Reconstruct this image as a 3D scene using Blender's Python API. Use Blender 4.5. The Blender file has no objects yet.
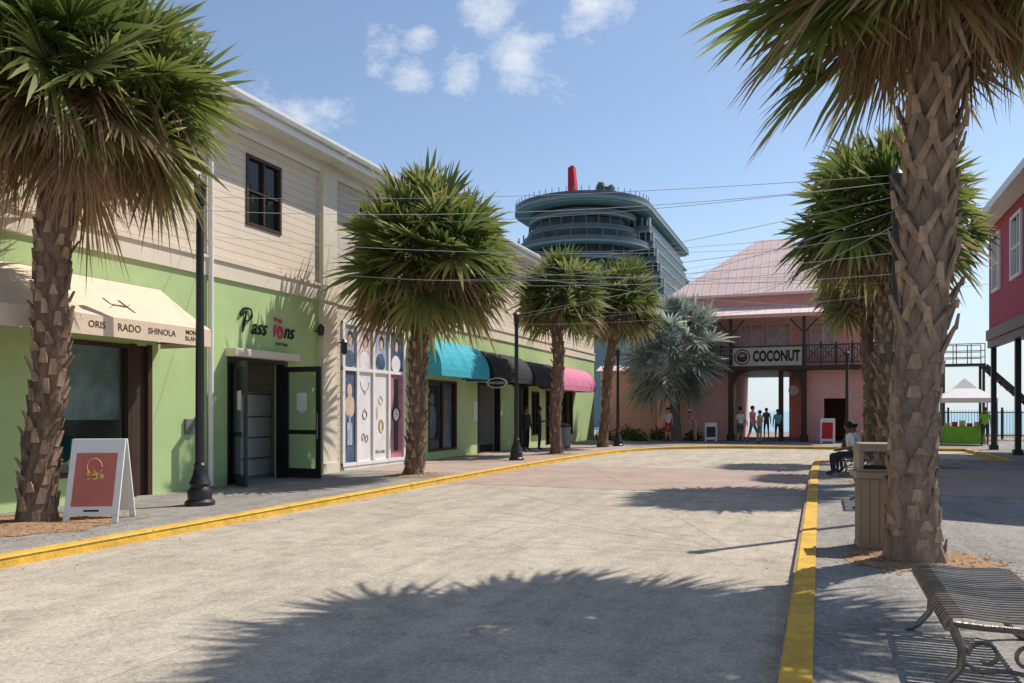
import bpy, math, random
from mathutils import Vector, Matrix, Quaternion, noise
from mathutils.geometry import tessellate_polygon
sc = bpy.context.scene
COL = sc.collection
V = Vector
rad = math.radians

# ------------------------------------------------------------------ materials
def _nt(name):
    m = bpy.data.materials.new(name); m.use_nodes = True
    nt = m.node_tree; b = nt.nodes["Principled BSDF"]
    return m, nt, b
def N(nt, t, **kw):
    n = nt.nodes.new(t)
    for k, v in kw.items():
        if k in n.inputs.keys(): n.inputs[k].default_value = v
        else: setattr(n, k, v)
    return n
def c4(c): return (c[0], c[1], c[2], 1)
def ramp(nt, fac, stops):
    r = nt.nodes.new("ShaderNodeValToRGB")
    els = r.color_ramp.elements
    while len(els) < len(stops): els.new(0.5)
    for e, (p, c) in zip(els, stops):
        e.position = p; e.color = c4(c) if len(c) == 3 else c
    nt.links.new(fac, r.inputs[0]); return r
def coords(nt, scale=(1, 1, 1)):
    tc = nt.nodes.new("ShaderNodeTexCoord"); mp = nt.nodes.new("ShaderNodeMapping")
    mp.inputs["Scale"].default_value = scale
    nt.links.new(tc.outputs["Object"], mp.inputs[0]); return mp.outputs[0]
def mixc(nt, fac, a, b, mode='MIX'):
    m = nt.nodes.new("ShaderNodeMix"); m.data_type = 'RGBA'; m.blend_type = mode
    for s, v in ((0, fac), (6, a), (7, b)):
        if isinstance(v, (int, float)): m.inputs[s].default_value = v
        elif isinstance(v, tuple): m.inputs[s].default_value = c4(v)
        else: nt.links.new(v, m.inputs[s])
    return m.outputs[2]
def mat(name, c, var=0.15, scale=3, rough=0.8, metal=0.0, bump=0.15, bscale=60, stretch=(1, 1, 1), spec=0.3, dirt=0.0):
    m, nt, b = _nt(name)
    co = coords(nt, stretch)
    n = N(nt, "ShaderNodeTexNoise", Scale=scale, Detail=8.0, Roughness=0.65); nt.links.new(co, n.inputs["Vector"])
    lo = tuple(max(0, x * (1 - var)) for x in c); hi = tuple(min(1, x * (1 + var)) for x in c)
    r = ramp(nt, n.outputs[0], [(0.3, lo), (0.7, hi)])
    out = r.outputs[0]
    if dirt > 0:
        n3 = N(nt, "ShaderNodeTexNoise", Scale=0.9, Detail=10.0, Roughness=0.75); nt.links.new(co, n3.inputs["Vector"])
        r3 = ramp(nt, n3.outputs[0], [(0.48, (0, 0, 0)), (0.75, (1, 1, 1))])
        mm = N(nt, "ShaderNodeMath", operation='MULTIPLY'); nt.links.new(r3.outputs[0], mm.inputs[0]); mm.inputs[1].default_value = dirt
        out = mixc(nt, mm.outputs[0], out, tuple(x * 0.45 for x in c))
    nt.links.new(out, b.inputs["Base Color"])
    b.inputs["Roughness"].default_value = rough; b.inputs["Metallic"].default_value = metal
    b.inputs["Specular IOR Level"].default_value = spec
    if bump > 0:
        n2 = N(nt, "ShaderNodeTexNoise", Scale=bscale, Detail=4.0); nt.links.new(co, n2.inputs["Vector"])
        bp = N(nt, "ShaderNodeBump", Strength=bump, Distance=0.02); nt.links.new(n2.outputs[0], bp.inputs["Height"])
        nt.links.new(bp.outputs[0], b.inputs["Normal"])
    return m
def lapmat(name, c, pitch=0.16, axis=2, rough=0.7, dark=0.6, profile='lap', var=0.08):
    m, nt, b = _nt(name)
    co = coords(nt)
    sp = nt.nodes.new("ShaderNodeSeparateXYZ"); nt.links.new(co, sp.inputs[0])
    d = N(nt, "ShaderNodeMath", operation='DIVIDE'); nt.links.new(sp.outputs[axis], d.inputs[0]); d.inputs[1].default_value = pitch
    f = N(nt, "ShaderNodeMath", operation='FRACT'); nt.links.new(d.outputs[0], f.inputs[0])
    if profile == 'lap':
        r = ramp(nt, f.outputs[0], [(0.0, (1, 1, 1)), (0.9, (1, 1, 1)), (0.95, (dark,) * 3)])
        hr = ramp(nt, f.outputs[0], [(0.0, (1, 1, 1)), (1.0, (0, 0, 0))])
    else:
        r = ramp(nt, f.outputs[0], [(0.0, (dark,) * 3), (0.08, (1, 1, 1)), (0.92, (1, 1, 1)), (1.0, (dark,) * 3)])
        hr = ramp(nt, f.outputs[0], [(0.0, (1, 1, 1)), (0.1, (0, 0, 0)), (0.9, (0, 0, 0)), (1.0, (1, 1, 1))])
    n = N(nt, "ShaderNodeTexNoise", Scale=1.3, Detail=8.0, Roughness=0.7); nt.links.new(co, n.inputs["Vector"])
    rr = ramp(nt, n.outputs[0], [(0.3, tuple(x * (1 - var) for x in c)), (0.7, tuple(min(1, x * (1 + var)) for x in c))])
    nt.links.new(mixc(nt, 1.0, rr.outputs[0], r.outputs[0], 'MULTIPLY'), b.inputs["Base Color"])
    bp = N(nt, "ShaderNodeBump", Strength=0.6, Distance=0.02); nt.links.new(hr.outputs[0], bp.inputs["Height"]); nt.links.new(bp.outputs[0], b.inputs["Normal"])
    b.inputs["Roughness"].default_value = rough; b.inputs["Specular IOR Level"].default_value = 0.3
    return m
def brickmat(name, c1, c2, mortar, w=0.22, h=0.11, rot=0.0, rough=0.9):
    m, nt, b = _nt(name)
    tc = nt.nodes.new("ShaderNodeTexCoord"); mp = nt.nodes.new("ShaderNodeMapping"); mp.inputs["Rotation"].default_value = (0, 0, rot)
    nt.links.new(tc.outputs["Object"], mp.inputs[0])
    br = N(nt, "ShaderNodeTexBrick", Scale=1.0); br.inputs["Brick Width"].default_value = w; br.inputs["Row Height"].default_value = h
    br.inputs["Mortar Size"].default_value = 0.006
    br.inputs["Color1"].default_value = c4(c1); br.inputs["Color2"].default_value = c4(c2); br.inputs["Mortar"].default_value = c4(mortar)
    nt.links.new(mp.outputs[0], br.inputs["Vector"])
    n = N(nt, "ShaderNodeTexNoise", Scale=0.8, Detail=10.0, Roughness=0.7); nt.links.new(mp.outputs[0], n.inputs["Vector"])
    r = ramp(nt, n.outputs[0], [(0.3, (0.7, 0.72, 0.74)), (0.7, (1.2, 1.2, 1.2))])
    o = mixc(nt, 1.0, br.outputs[0], r.outputs[0], 'MULTIPLY')
    n2 = N(nt, "ShaderNodeTexNoise", Scale=2.6, Detail=12.0, Roughness=0.8); nt.links.new(mp.outputs[0], n2.inputs["Vector"])
    r2 = ramp(nt, n2.outputs[0], [(0.42, (0, 0, 0)), (0.68, (1, 1, 1))])
    o = mixc(nt, r2.outputs[0], o, (0.36, 0.31, 0.265))
    nt.links.new(o, b.inputs["Base Color"])
    bp = N(nt, "ShaderNodeBump", Strength=0.4, Distance=0.01); nt.links.new(br.outputs["Fac"], bp.inputs["Height"]); bp.invert = True
    nt.links.new(bp.outputs[0], b.inputs["Normal"]); b.inputs["Roughness"].default_value = rough
    return m
def groundmat(name, c, joint=None, speck=0.25, stain=0.4, tone2=None):
    m, nt, b = _nt(name)
    co = coords(nt)
    tone2 = tone2 or tuple(x * 0.8 for x in c)
    n1 = N(nt, "ShaderNodeTexNoise", Scale=0.35, Detail=12.0, Roughness=0.7); nt.links.new(co, n1.inputs["Vector"])
    r1 = ramp(nt, n1.outputs[0], [(0.35, tone2), (0.65, c)])
    n2 = N(nt, "ShaderNodeTexNoise", Scale=28.0, Detail=5.0, Roughness=0.8); nt.links.new(co, n2.inputs["Vector"])
    r2 = ramp(nt, n2.outputs[0], [(0.3, (1 - speck,) * 3), (0.7, (1 + speck,) * 3)])
    o = mixc(nt, 1.0, r1.outputs[0], r2.outputs[0], 'MULTIPLY')
    co2 = coords(nt, (1.4, 0.35, 1))
    n3 = N(nt, "ShaderNodeTexNoise", Scale=1.1, Detail=9.0, Roughness=0.8); nt.links.new(co2, n3.inputs["Vector"])
    r3 = ramp(nt, n3.outputs[0], [(0.42, (1 - stain,) * 3), (0.56, (1, 1, 1))])
    o = mixc(nt, 0.7, o, mixc(nt, 1.0, o, r3.outputs[0], 'MULTIPLY'))
    n7 = N(nt, "ShaderNodeTexNoise", Scale=3.2, Detail=12.0, Roughness=0.82); nt.links.new(co, n7.inputs["Vector"])
    r7 = ramp(nt, n7.outputs[0], [(0.36, (0.76, 0.75, 0.74)), (0.5, (1, 1, 1)), (0.66, (1.12, 1.12, 1.11))])
    o = mixc(nt, 1.0, o, r7.outputs[0], 'MULTIPLY')
    vo = N(nt, "ShaderNodeTexVoronoi", Scale=2.2); vo.feature = 'SMOOTH_F1'
    nt.links.new(co, vo.inputs["Vector"])
    r4 = ramp(nt, vo.outputs["Distance"], [(0.0, (0.65, 0.63, 0.6)), (0.08, (1, 1, 1))])
    o = mixc(nt, 0.6, o, mixc(nt, 1.0, o, r4.outputs[0], 'MULTIPLY'))
    n6 = N(nt, "ShaderNodeTexNoise", Scale=0.55, Detail=6.0, Roughness=0.6); nt.links.new(co, n6.inputs["Vector"])
    r6 = ramp(nt, n6.outputs[0], [(0.494, (1, 1, 1)), (0.5, (0.62, 0.6, 0.58)), (0.506, (1, 1, 1))])
    o = mixc(nt, 0.45, o, mixc(nt, 1.0, o, r6.outputs[0], 'MULTIPLY'))
    if joint:
        br = N(nt, "ShaderNodeTexBrick", Scale=1.0); br.offset = 0.0
        br.inputs["Brick Width"].default_value = joint[0]; br.inputs["Row Height"].default_value = joint[1]; br.inputs["Mortar Size"].default_value = 0.008
        br.inputs["Color1"].default_value = (1, 1, 1, 1)
        br.inputs["Color2"].default_value = (0.95, 0.95, 0.95, 1)
        br.inputs["Mortar"].default_value = (0.72, 0.71, 0.7, 1)
        nt.links.new(co, br.inputs["Vector"])
        o = mixc(nt, 1.0, o, br.outputs[0], 'MULTIPLY')
    nt.links.new(o, b.inputs["Base Color"]); b.inputs["Roughness"].default_value = 0.92; b.inputs["Specular IOR Level"].default_value = 0.2
    n5 = N(nt, "ShaderNodeTexNoise", Scale=70.0, Detail=4.0); nt.links.new(co, n5.inputs["Vector"])
    bp = N(nt, "ShaderNodeBump", Strength=0.45, Distance=0.012); nt.links.new(n5.outputs[0], bp.inputs["Height"]); nt.links.new(bp.outputs[0], b.inputs["Normal"])
    return m
def leafmat(name, rough=0.55, trans=0.45):
    m, nt, b = _nt(name)
    a = nt.nodes.new("ShaderNodeAttribute"); a.attribute_name = "Col"
    nt.links.new(a.outputs["Color"], b.inputs["Base Color"]); b.inputs["Roughness"].default_value = rough
    b.inputs["Specular IOR Level"].default_value = 0.25
    t = nt.nodes.new("ShaderNodeBsdfTranslucent"); nt.links.new(a.outputs["Color"], t.inputs[0])
    mx = nt.nodes.new("ShaderNodeMixShader"); mx.inputs[0].default_value = trans
    nt.links.new(b.outputs[0], mx.inputs[1]); nt.links.new(t.outputs[0], mx.inputs[2])
    nt.links.new(mx.outputs[0], nt.nodes["Material Output"].inputs[0])
    return m
def glassmat(name, tint=(0.9, 0.95, 0.95), alpha=0.8):
    m, nt, b = _nt(name)
    b.inputs["Base Color"].default_value = (0.02, 0.03, 0.03, 1); b.inputs["Roughness"].default_value = 0.03
    t = nt.nodes.new("ShaderNodeBsdfTransparent"); t.inputs[0].default_value = c4(tint)
    mx = nt.nodes.new("ShaderNodeMixShader"); mx.inputs[0].default_value = alpha
    nt.links.new(b.outputs[0], mx.inputs[1]); nt.links.new(t.outputs[0], mx.inputs[2])
    nt.links.new(mx.outputs[0], nt.nodes["Material Output"].inputs[0])
    return m

M = {}
M['road'] = groundmat("road_concrete", (0.53, 0.46, 0.37), joint=(4.1, 9.2), speck=0.36, stain=0.28, tone2=(0.45, 0.39, 0.315))
M['pave'] = groundmat("pavement_asphalt", (0.36, 0.33, 0.295), speck=0.5, stain=0.35, tone2=(0.28, 0.26, 0.235))
M['brick'] = brickmat("brick_paving", (0.40, 0.25, 0.19), (0.47, 0.34, 0.26), (0.27, 0.22, 0.185))
M['ground'] = groundmat("ground_earth", (0.25, 0.22, 0.18))
M['kerb'] = mat("kerb_yellow_paint", (0.68, 0.40, 0.055), var=0.25, scale=5, rough=0.75, bump=0.5, bscale=30, dirt=0.65)
M['mulch'] = mat("mulch", (0.36, 0.22, 0.125), var=0.6, scale=22, rough=0.95, bump=1.0, bscale=45)
M['green'] = mat("green_stucco", (0.46, 0.60, 0.28), var=0.07, scale=1.2, rough=0.85, bump=0.3, bscale=90, dirt=0.12)
M['beige'] = lapmat("beige_siding", (0.70, 0.59, 0.465), 0.17)
M['beige2'] = lapmat("grey_beige_siding", (0.56, 0.49, 0.42), 0.17)
M['cream'] = mat("cream_paint", (0.74, 0.66, 0.53), var=0.06, bump=0.1, dirt=0.15)
M['white'] = mat("white_paint", (0.8, 0.79, 0.76), var=0.05, bump=0.05, rough=0.6, dirt=0.12)
M['roofgrey'] = lapmat("roof_metal", (0.45, 0.44, 0.42), 0.4, axis=1, profile='seam')
M['awnb'] = mat("beige_canvas", (0.72, 0.57, 0.43), var=0.06, bump=0.25, bscale=25, rough=0.9)
M['awnt'] = mat("teal_canvas", (0.05, 0.38, 0.48), var=0.1, bump=0.2, rough=0.85)
M['awnk'] = mat("black_canvas", (0.025, 0.025, 0.028), var=0.2, bump=0.2, rough=0.8)
M['awnp'] = mat("magenta_canvas", (0.62, 0.2, 0.32), var=0.1, bump=0.2, rough=0.85)
M['black'] = mat("black_metal", (0.018, 0.019, 0.02), var=0.3, rough=0.42, bump=0.08, spec=0.5)
M['bronze'] = mat("bronze_strap_metal", (0.20, 0.165, 0.14), var=0.35, scale=8, rough=0.3, metal=0.6, bump=0.15, spec=0.5)
M['brown'] = mat("dark_brown_wood", (0.06, 0.035, 0.025), var=0.3, rough=0.55, stretch=(1, 1, .1))
M['dark'] = mat("dark_interior", (0.03, 0.028, 0.026), var=0.3, bump=0)
M['inter'] = mat("shop_interior_wall", (0.6, 0.58, 0.54), var=0.1, bump=0)
M['glass'] = glassmat("shop_glass")
M['glassd'] = glassmat("dark_window_glass", (0.25, 0.3, 0.32), 0.35)
M['text'] = mat("black_lettering", (0.015, 0.014, 0.014), var=0.1, bump=0, rough=0.5)
M['textbr'] = mat("brown_lettering", (0.07, 0.04, 0.033), var=0.1, bump=0)
M['gold'] = mat("gold_lettering", (0.6, 0.46, 0.17), var=0.1, bump=0, rough=0.4)
M['red'] = mat("red_paint", (0.55, 0.02, 0.03), var=0.1, bump=0.03, rough=0.5)
M['rose'] = mat("rose_red_lettering", (0.62, 0.06, 0.15), var=0.1, bump=0.0, rough=0.5)
M['poster'] = mat("poster_coral", (0.56, 0.16, 0.12), var=0.12, scale=2, bump=0, rough=0.4)
M['orange'] = mat("orange_print", (0.65, 0.20, 0.04), var=0.3, scale=12, bump=0)
M['navy'] = mat("navy_poster", (0.08, 0.12, 0.21), var=0.6, scale=3, bump=0, rough=0.25)
M['bluegrey'] = mat("blue_grey_poster", (0.38, 0.43, 0.54), var=0.45, scale=2.5, bump=0, rough=0.25)
M['mauve'] = mat("mauve_poster", (0.60, 0.47, 0.51), var=0.35, scale=2.5, bump=0, rough=0.25)
M['magenta'] = mat("maroon_pink_poster", (0.46, 0.18, 0.25), var=0.4, scale=1.6, bump=0, rough=0.25)
M['pwhite'] = mat("white_poster", (0.78, 0.76, 0.77), var=0.12, scale=1.3, bump=0, rough=0.25)
M['skin_print'] = mat("skin_tone_print", (0.66, 0.47, 0.38), var=0.15, scale=4, bump=0, rough=0.3)
M['sky_print'] = mat("pale_green_print", (0.60, 0.68, 0.64), var=0.4, scale=2.2, bump=0, rough=0.35)
M['pinkwall'] = mat("pink_stucco", (0.78, 0.43, 0.385), var=0.08, bump=0.2, dirt=0.15)
M['pinkroof'] = lapmat("pink_metal_roof", (0.80, 0.58, 0.52), 0.42, axis=0, profile='seam', dark=0.78)
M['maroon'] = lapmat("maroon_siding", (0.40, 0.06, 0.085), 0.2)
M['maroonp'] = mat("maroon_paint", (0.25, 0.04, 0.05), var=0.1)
M['tan'] = lapmat("tan_slats", (0.33, 0.25, 0.17), 0.1, axis=0, dark=0.55, profile='seam', rough=0.6)
M['tanp'] = mat("tan_plastic", (0.34, 0.26, 0.18), var=0.1, rough=0.55, bump=0.1, dirt=0.25)
M['steel'] = mat("grey_steel", (0.22, 0.22, 0.22), var=0.15, rough=0.5, metal=0.3)
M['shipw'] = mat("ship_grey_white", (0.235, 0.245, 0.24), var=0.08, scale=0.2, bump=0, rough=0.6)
M['shipd'] = mat("ship_dark_glass", (0.035, 0.042, 0.046), var=0.4, scale=0.6, bump=0, rough=0.35, spec=0.3)
M['shipm'] = mat("ship_mid_grey", (0.11, 0.125, 0.13), var=0.25, scale=0.5, bump=0, rough=0.5)
M['lime'] = mat("lime_cloth", (0.22, 0.50, 0.05), var=0.2, bump=0.1)
M['cable'] = mat("pale_cable", (0.5, 0.5, 0.5), var=0.05, bump=0)
M['turq'] = mat("turquoise_box", (0.05, 0.45, 0.52), var=0.1, bump=0)
M['signc'] = mat("weathered_beige_sign", (0.47, 0.43, 0.35), var=0.12, scale=5, bump=0, dirt=0.35)
M['leaf'] = leafmat("palm_leaf")
M['shrub'] = leafmat("shrub_leaf", 0.5, 0.25)
M['trunk'] = mat("palm_trunk_bark", (0.18, 0.12, 0.085), var=0.55, scale=9, rough=0.95, bump=1.0, bscale=28, stretch=(1, 1, .35))
M['trunk2'] = mat("palm_trunk_grey_bark", (0.25, 0.175, 0.13), var=0.5, scale=8, rough=0.95, bump=1.0, bscale=26, stretch=(1, 1, .3))
M['boot'] = mat("palm_boot", (0.34, 0.23, 0.16), var=0.6, scale=7, rough=0.9, bump=0.8, bscale=30, stretch=(1, 1, .3))
M['trunks'] = mat("smooth_grey_trunk", (0.18, 0.16, 0.14), var=0.3, scale=6, bump=0.6)
def flat(name, c, rough=0.8): return mat(name, c, var=0.12, scale=6, bump=0.1, bscale=40, rough=rough)
def seamat():
    m, nt, b = _nt("sea_water")
    b.inputs["Base Color"].default_value = (0.10, 0.29, 0.34, 1); b.inputs["Roughness"].default_value = 0.18
    co = coords(nt)
    n = N(nt, "ShaderNodeTexNoise", Scale=0.5, Detail=8.0); nt.links.new(co, n.inputs["Vector"])
    bp = N(nt, "ShaderNodeBump", Strength=0.6, Distance=0.5); nt.links.new(n.outputs[0], bp.inputs["Height"]); nt.links.new(bp.outputs[0], b.inputs["Normal"])
    return m
M['sea'] = seamat()

# ------------------------------------------------------------------ mesh building
class MB:
    def __init__(s): s.v = []; s.f = []; s.m = []; s.c = []
    def quadv(s, pts, m=0, cols=None):
        i = len(s.v); s.v += [tuple(p) for p in pts]; s.f.append(tuple(range(i, i + len(pts)))); s.m.append(m)
        if cols is not None: s.c += cols
    def hexa(s, P, m=0):
        i = len(s.v); s.v += [tuple(p) for p in P]
        for q in ((0, 3, 2, 1), (4, 5, 6, 7), (0, 1, 5, 4), (1, 2, 6, 5), (2, 3, 7, 6), (3, 0, 4, 7)):
            s.f.append(tuple(i + k for k in q)); s.m.append(m)
    def box(s, x0, x1, y0, y1, z0, z1, m=0):
        s.hexa([(x0, y0, z0), (x1, y0, z0), (x1, y1, z0), (x0, y1, z0), (x0, y0, z1), (x1, y0, z1), (x1, y1, z1), (x0, y1, z1)], m)
    def beam(s, a, b, w, h, m=0, up=(0, 0, 1)):
        a = V(a); b = V(b); d = (b - a).normalized(); u = V(up)
        if abs(d.dot(u)) > 0.98: u = V((0, 1, 0))
        sd = d.cross(u).normalized(); u = sd.cross(d).normalized()
        P = []
        for q in (a, b):
            for (i, j) in ((-1, -1), (1, -1), (1, 1), (-1, 1)): P.append(q + sd * (i * w / 2) + u * (j * h / 2))
        s.hexa(P, m)
    def wedge(s, p0, p1, side, nrm, w0, w1, t0, t1, m=0):
        P = []
        for q, w, t in ((p0, w0, t0), (p1, w1, t1)):
            P += [q - side * w / 2 - nrm * t / 2, q + side * w / 2 - nrm * t / 2, q + side * w / 2 + nrm * t / 2, q - side * w / 2 + nrm * t / 2]
        s.hexa(P, m)
    def tube(s, pts, radii, n=12, m=0, cap=True, flat=1.0):
        pts = [V(p) for p in pts]
        if isinstance(radii, (int, float)): radii = [radii] * len(pts)
        base = len(s.v); prev = None
        for i, p in enumerate(pts):
            d = (pts[min(i + 1, len(pts) - 1)] - pts[max(i - 1, 0)]).normalized()
            if prev is None:
                ref = V((0, 0, 1)) if abs(d.z) < 0.9 else V((1, 0, 0)); a = d.cross(ref).normalized()
            else:
                a = (prev - d * prev.dot(d)).normalized()
            prev = a; b = d.cross(a)
            for k in range(n):
                t = 2 * math.pi * k / n
                s.v.append(tuple(p + a * math.cos(t) * radii[i] + b * math.sin(t) * radii[i] * flat))
        for i in range(len(pts) - 1):
            for k in range(n):
                k2 = (k + 1) % n
                s.f.append((base + i * n + k, base + i * n + k2, base + (i + 1) * n + k2, base + (i + 1) * n + k)); s.m.append(m)
        if cap:
            s.f.append(tuple(base + k for k in reversed(range(n)))); s.m.append(m)
            s.f.append(tuple(base + (len(pts) - 1) * n + k for k in range(n))); s.m.append(m)
    def lathe(s, prof, c=(0, 0, 0), n=16, m=0):
        base = len(s.v)
        for r, z in prof:
            for k in range(n):
                t = 2 * math.pi * k / n; s.v.append((c[0] + r * math.cos(t), c[1] + r * math.sin(t), c[2] + z))
        for i in range(len(prof) - 1):
            for k in range(n):
                k2 = (k + 1) % n
                s.f.append((base + i * n + k, base + i * n + k2, base + (i + 1) * n + k2, base + (i + 1) * n + k)); s.m.append(m)
        s.f.append(tuple(base + k for k in reversed(range(n)))); s.m.append(m)
        s.f.append(tuple(base + (len(prof) - 1) * n + k for k in range(n))); s.m.append(m)
    def ball(s, c, rx, ry, rz, n=12, r=8, m=0):
        base = len(s.v)
        for i in range(r + 1):
            ph = math.pi * i / r - math.pi / 2
            for k in range(n):
                t = 2 * math.pi * k / n
                s.v.append((c[0] + rx * max(1e-3, math.cos(ph)) * math.cos(t), c[1] + ry * max(1e-3, math.cos(ph)) * math.sin(t), c[2] + rz * math.sin(ph)))
        for i in range(r):
            for k in range(n):
                k2 = (k + 1) % n
                s.f.append((base + i * n + k, base + i * n + k2, base + (i + 1) * n + k2, base + (i + 1) * n + k)); s.m.append(m)
    def prism(s, poly, z0, z1, m=0):
        n = len(poly); b = len(s.v)
        s.v += [(x, y, z0) for x, y in poly] + [(x, y, z1) for x, y in poly]
        s.f.append(tuple(reversed(range(b, b + n)))); s.m.append(m); s.f.append(tuple(range(b + n, b + 2 * n))); s.m.append(m)
        for i in range(n):
            j = (i + 1) % n; s.f.append((b + i, b + j, b + n + j, b + n + i)); s.m.append(m)
    def poly_sheet(s, poly, z, m=0):
        b = len(s.v); s.v += [(x, y, z) for x, y in poly]
        for t in tessellate_polygon([[V((x, y, 0)) for x, y in poly]]):
            s.f.append(tuple(b + k for k in t)); s.m.append(m)
    def wall(s, fr, u0, u1, v0, v1, th, holes=(), m=0):
        us = sorted(set([u0, u1] + [h[0] for h in holes] + [h[1] for h in holes])); vs = sorted(set([v0, v1] + [h[2] for h in holes] + [h[3] for h in holes]))
        def isopen(i, j):
            if i < 0 or j < 0 or i >= len(us) - 1 or j >= len(vs) - 1: return True
            cu = (us[i] + us[i + 1]) / 2; cv = (vs[j] + vs[j + 1]) / 2
            return any(h[0] < cu < h[1] and h[2] < cv < h[3] for h in holes)
        for i in range(len(us) - 1):
            for j in range(len(vs) - 1):
                if isopen(i, j): continue
                a, b, c, d = us[i], us[i + 1], vs[j], vs[j + 1]
                s.quadv([fr(a, c, 0), fr(b, c, 0), fr(b, d, 0), fr(a, d, 0)], m)
                s.quadv([fr(a, c, -th), fr(a, d, -th), fr(b, d, -th), fr(b, c, -th)], m)
                if isopen(i - 1, j): s.quadv([fr(a, c, 0), fr(a, d, 0), fr(a, d, -th), fr(a, c, -th)], m)
                if isopen(i + 1, j): s.quadv([fr(b, c, 0), fr(b, c, -th), fr(b, d, -th), fr(b, d, 0)], m)
                if isopen(i, j - 1): s.quadv([fr(a, c, 0), fr(a, c, -th), fr(b, c, -th), fr(b, c, 0)], m)
                if isopen(i, j + 1): s.quadv([fr(a, d, 0), fr(b, d, 0), fr(b, d, -th), fr(a, d, -th)], m)
    def obj(s, name, mats, parent=None, world=False, smooth=False, bevel=0.0, loc=None, **props):
        me = bpy.data.meshes.new(name)
        off = V((0, 0, 0))
        if world and parent is not None: off = parent.location
        me.from_pydata([tuple(V(p) - off) for p in s.v], [], s.f)
        if not isinstance(mats, (list, tuple)): mats = [mats]
        for mm in mats: me.materials.append(mm)
        me.polygons.foreach_set("material_index", s.m)
        if s.c:
            ca = me.color_attributes.new("Col", 'FLOAT_COLOR', 'POINT')
            flatc = []
            for c in s.c: flatc += [c[0], c[1], c[2], 1.0]
            ca.data.foreach_set("color", flatc)
        if smooth:
            me.polygons.foreach_set("use_smooth", [True] * len(me.polygons))
            try: me.set_sharp_from_angle(angle=rad(40))
            except Exception: pass
        me.update()
        o = bpy.data.objects.new(name, me); COL.objects.link(o)
        if parent is not None: o.parent = parent
        if loc is not None: o.location = loc
        if bevel > 0:
            bm = o.modifiers.new("bevel", 'BEVEL'); bm.width = bevel; bm.segments = 2; bm.limit_method = 'ANGLE'
        for k, v in props.items(): o[k] = v
        return o
def top(name, label, category, loc=(0, 0, 0), rot=0.0, group=None):
    e = bpy.data.objects.new(name, None); e.empty_display_size = 0.3; COL.objects.link(e)
    e.location = loc; e.rotation_euler = (0, 0, rot)
    if label: e["label"] = label
    if category: e["category"] = category
    if group: e["group"] = group
    return e
def copy_thing(src, loc, rot=None, label=None):
    n = src.copy(); COL.objects.link(n); n.location = loc
    if rot is not None: n.rotation_euler = (0, 0, rot)
    if label: n["label"] = label
    def rec(a, b):
        for ch in list(a.children):
            k = ch.copy(); COL.objects.link(k); k.parent = b; rec(ch, k)
    rec(src, n); return n
FX = Matrix(((0, 0, 1), (1, 0, 0), (0, 1, 0)))      # lettering on a wall that faces +X
FY = Matrix(((1, 0, 0), (0, 0, -1), (0, 1, 0)))     # lettering on a wall that faces -Y
def text(name, body, parent, pos, size, R, material, ext=0.01, shear=0.0, offset=0.0, align='CENTER', sx=1.0):
    cu = bpy.data.curves.new(name, 'FONT'); cu.body = body; cu.size = size; cu.extrude = ext; cu.shear = shear; cu.offset = offset
    cu.align_x = align; cu.align_y = 'BOTTOM_BASELINE' if align == 'LEFT' else 'CENTER'; cu.resolution_u = 3
    t = bpy.data.objects.new(name + "_tmp", cu); COL.objects.link(t)
    bpy.context.view_layer.update()
    me = bpy.data.meshes.new_from_object(t.evaluated_get(bpy.context.evaluated_depsgraph_get()))
    bpy.data.objects.remove(t)
    me.materials.clear(); me.materials.append(material)
    T = Matrix.Translation(V(pos) - (parent.location if parent else V((0, 0, 0)))) @ R.to_4x4() @ Matrix.Diagonal((sx, 1, 1, 1))
    me.transform(T)
    o = bpy.data.objects.new(name, me); COL.objects.link(o)
    if parent: o.parent = parent
def wx(X): return lambda u, v, w: (X + w, u, v)
def wxn(X): return lambda u, v, w: (X - w, u, v)
def wy(Y): return lambda u, v, w: (u, Y - w, v)

# ------------------------------------------------------------------ ground
def struct(o, name=None): o["kind"] = "structure"; return o
b = MB(); b.box(-400, 400, -400, 64, -3, -0.006); struct(b.obj("ground", M['ground']))
b = MB(); b.quadv([(-9000, -9000, -1.3), (9000, -9000, -1.3), (9000, 14000, -1.3), (-9000, 14000, -1.3)]); struct(b.obj("sea", M['sea']))
b = MB(); b.quadv([(-9, -40, 0), (8, -40, 0), (8, 38, 0), (-9, 38, 0)]); struct(b.obj("road", M['road']))
b = MB(); b.quadv([(-8.2, 16.4, 0.004), (-0.15, 16.4, 0.004), (-0.15, 23.0, 0.004), (-8.2, 23.0, 0.004)]); struct(b.obj("brick_crossing", M['brick']))
left_k = [(-8.0, -40), (-8.0, 10), (-8.02, 18), (-7.95, 23), (-7.7, 28), (-7.2, 31.5), (-6.3, 34), (-4.9, 35.7), (-3.0, 36.5), (0, 36.9), (5.5, 37.0)]
right_k = [(-0.24, -40), (-0.24, 10), (-0.24, 25.5), (-0.1, 26.8), (0.45, 27.9), (1.4, 28.5), (3, 28.7), (5.5, 28.7), (5.5, 37.0)]
def smoothline(p, it=2):
    for _ in range(it):
        q = [p[0]]
        for a, c in zip(p[:-1], p[1:]):
            q.append((a[0] * .75 + c[0] * .25, a[1] * .75 + c[1] * .25)); q.append((a[0] * .25 + c[0] * .75, a[1] * .25 + c[1] * .75))
        q.append(p[-1]); p = q
    return p
lk = smoothline(left_k); rk = smoothline(right_k[:-1]) + [right_k[-1]]
b = MB(); b.poly_sheet([(-80, -40)] + lk + [(60, 37.0), (60, 63.5), (-80, 63.5)], 0.1); struct(b.obj("pavement", M['pave']))
b = MB(); b.poly_sheet(rk + [(60, 37.0), (60, -40)], 0.1); struct(b.obj("pavement", M['pave']))
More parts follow.
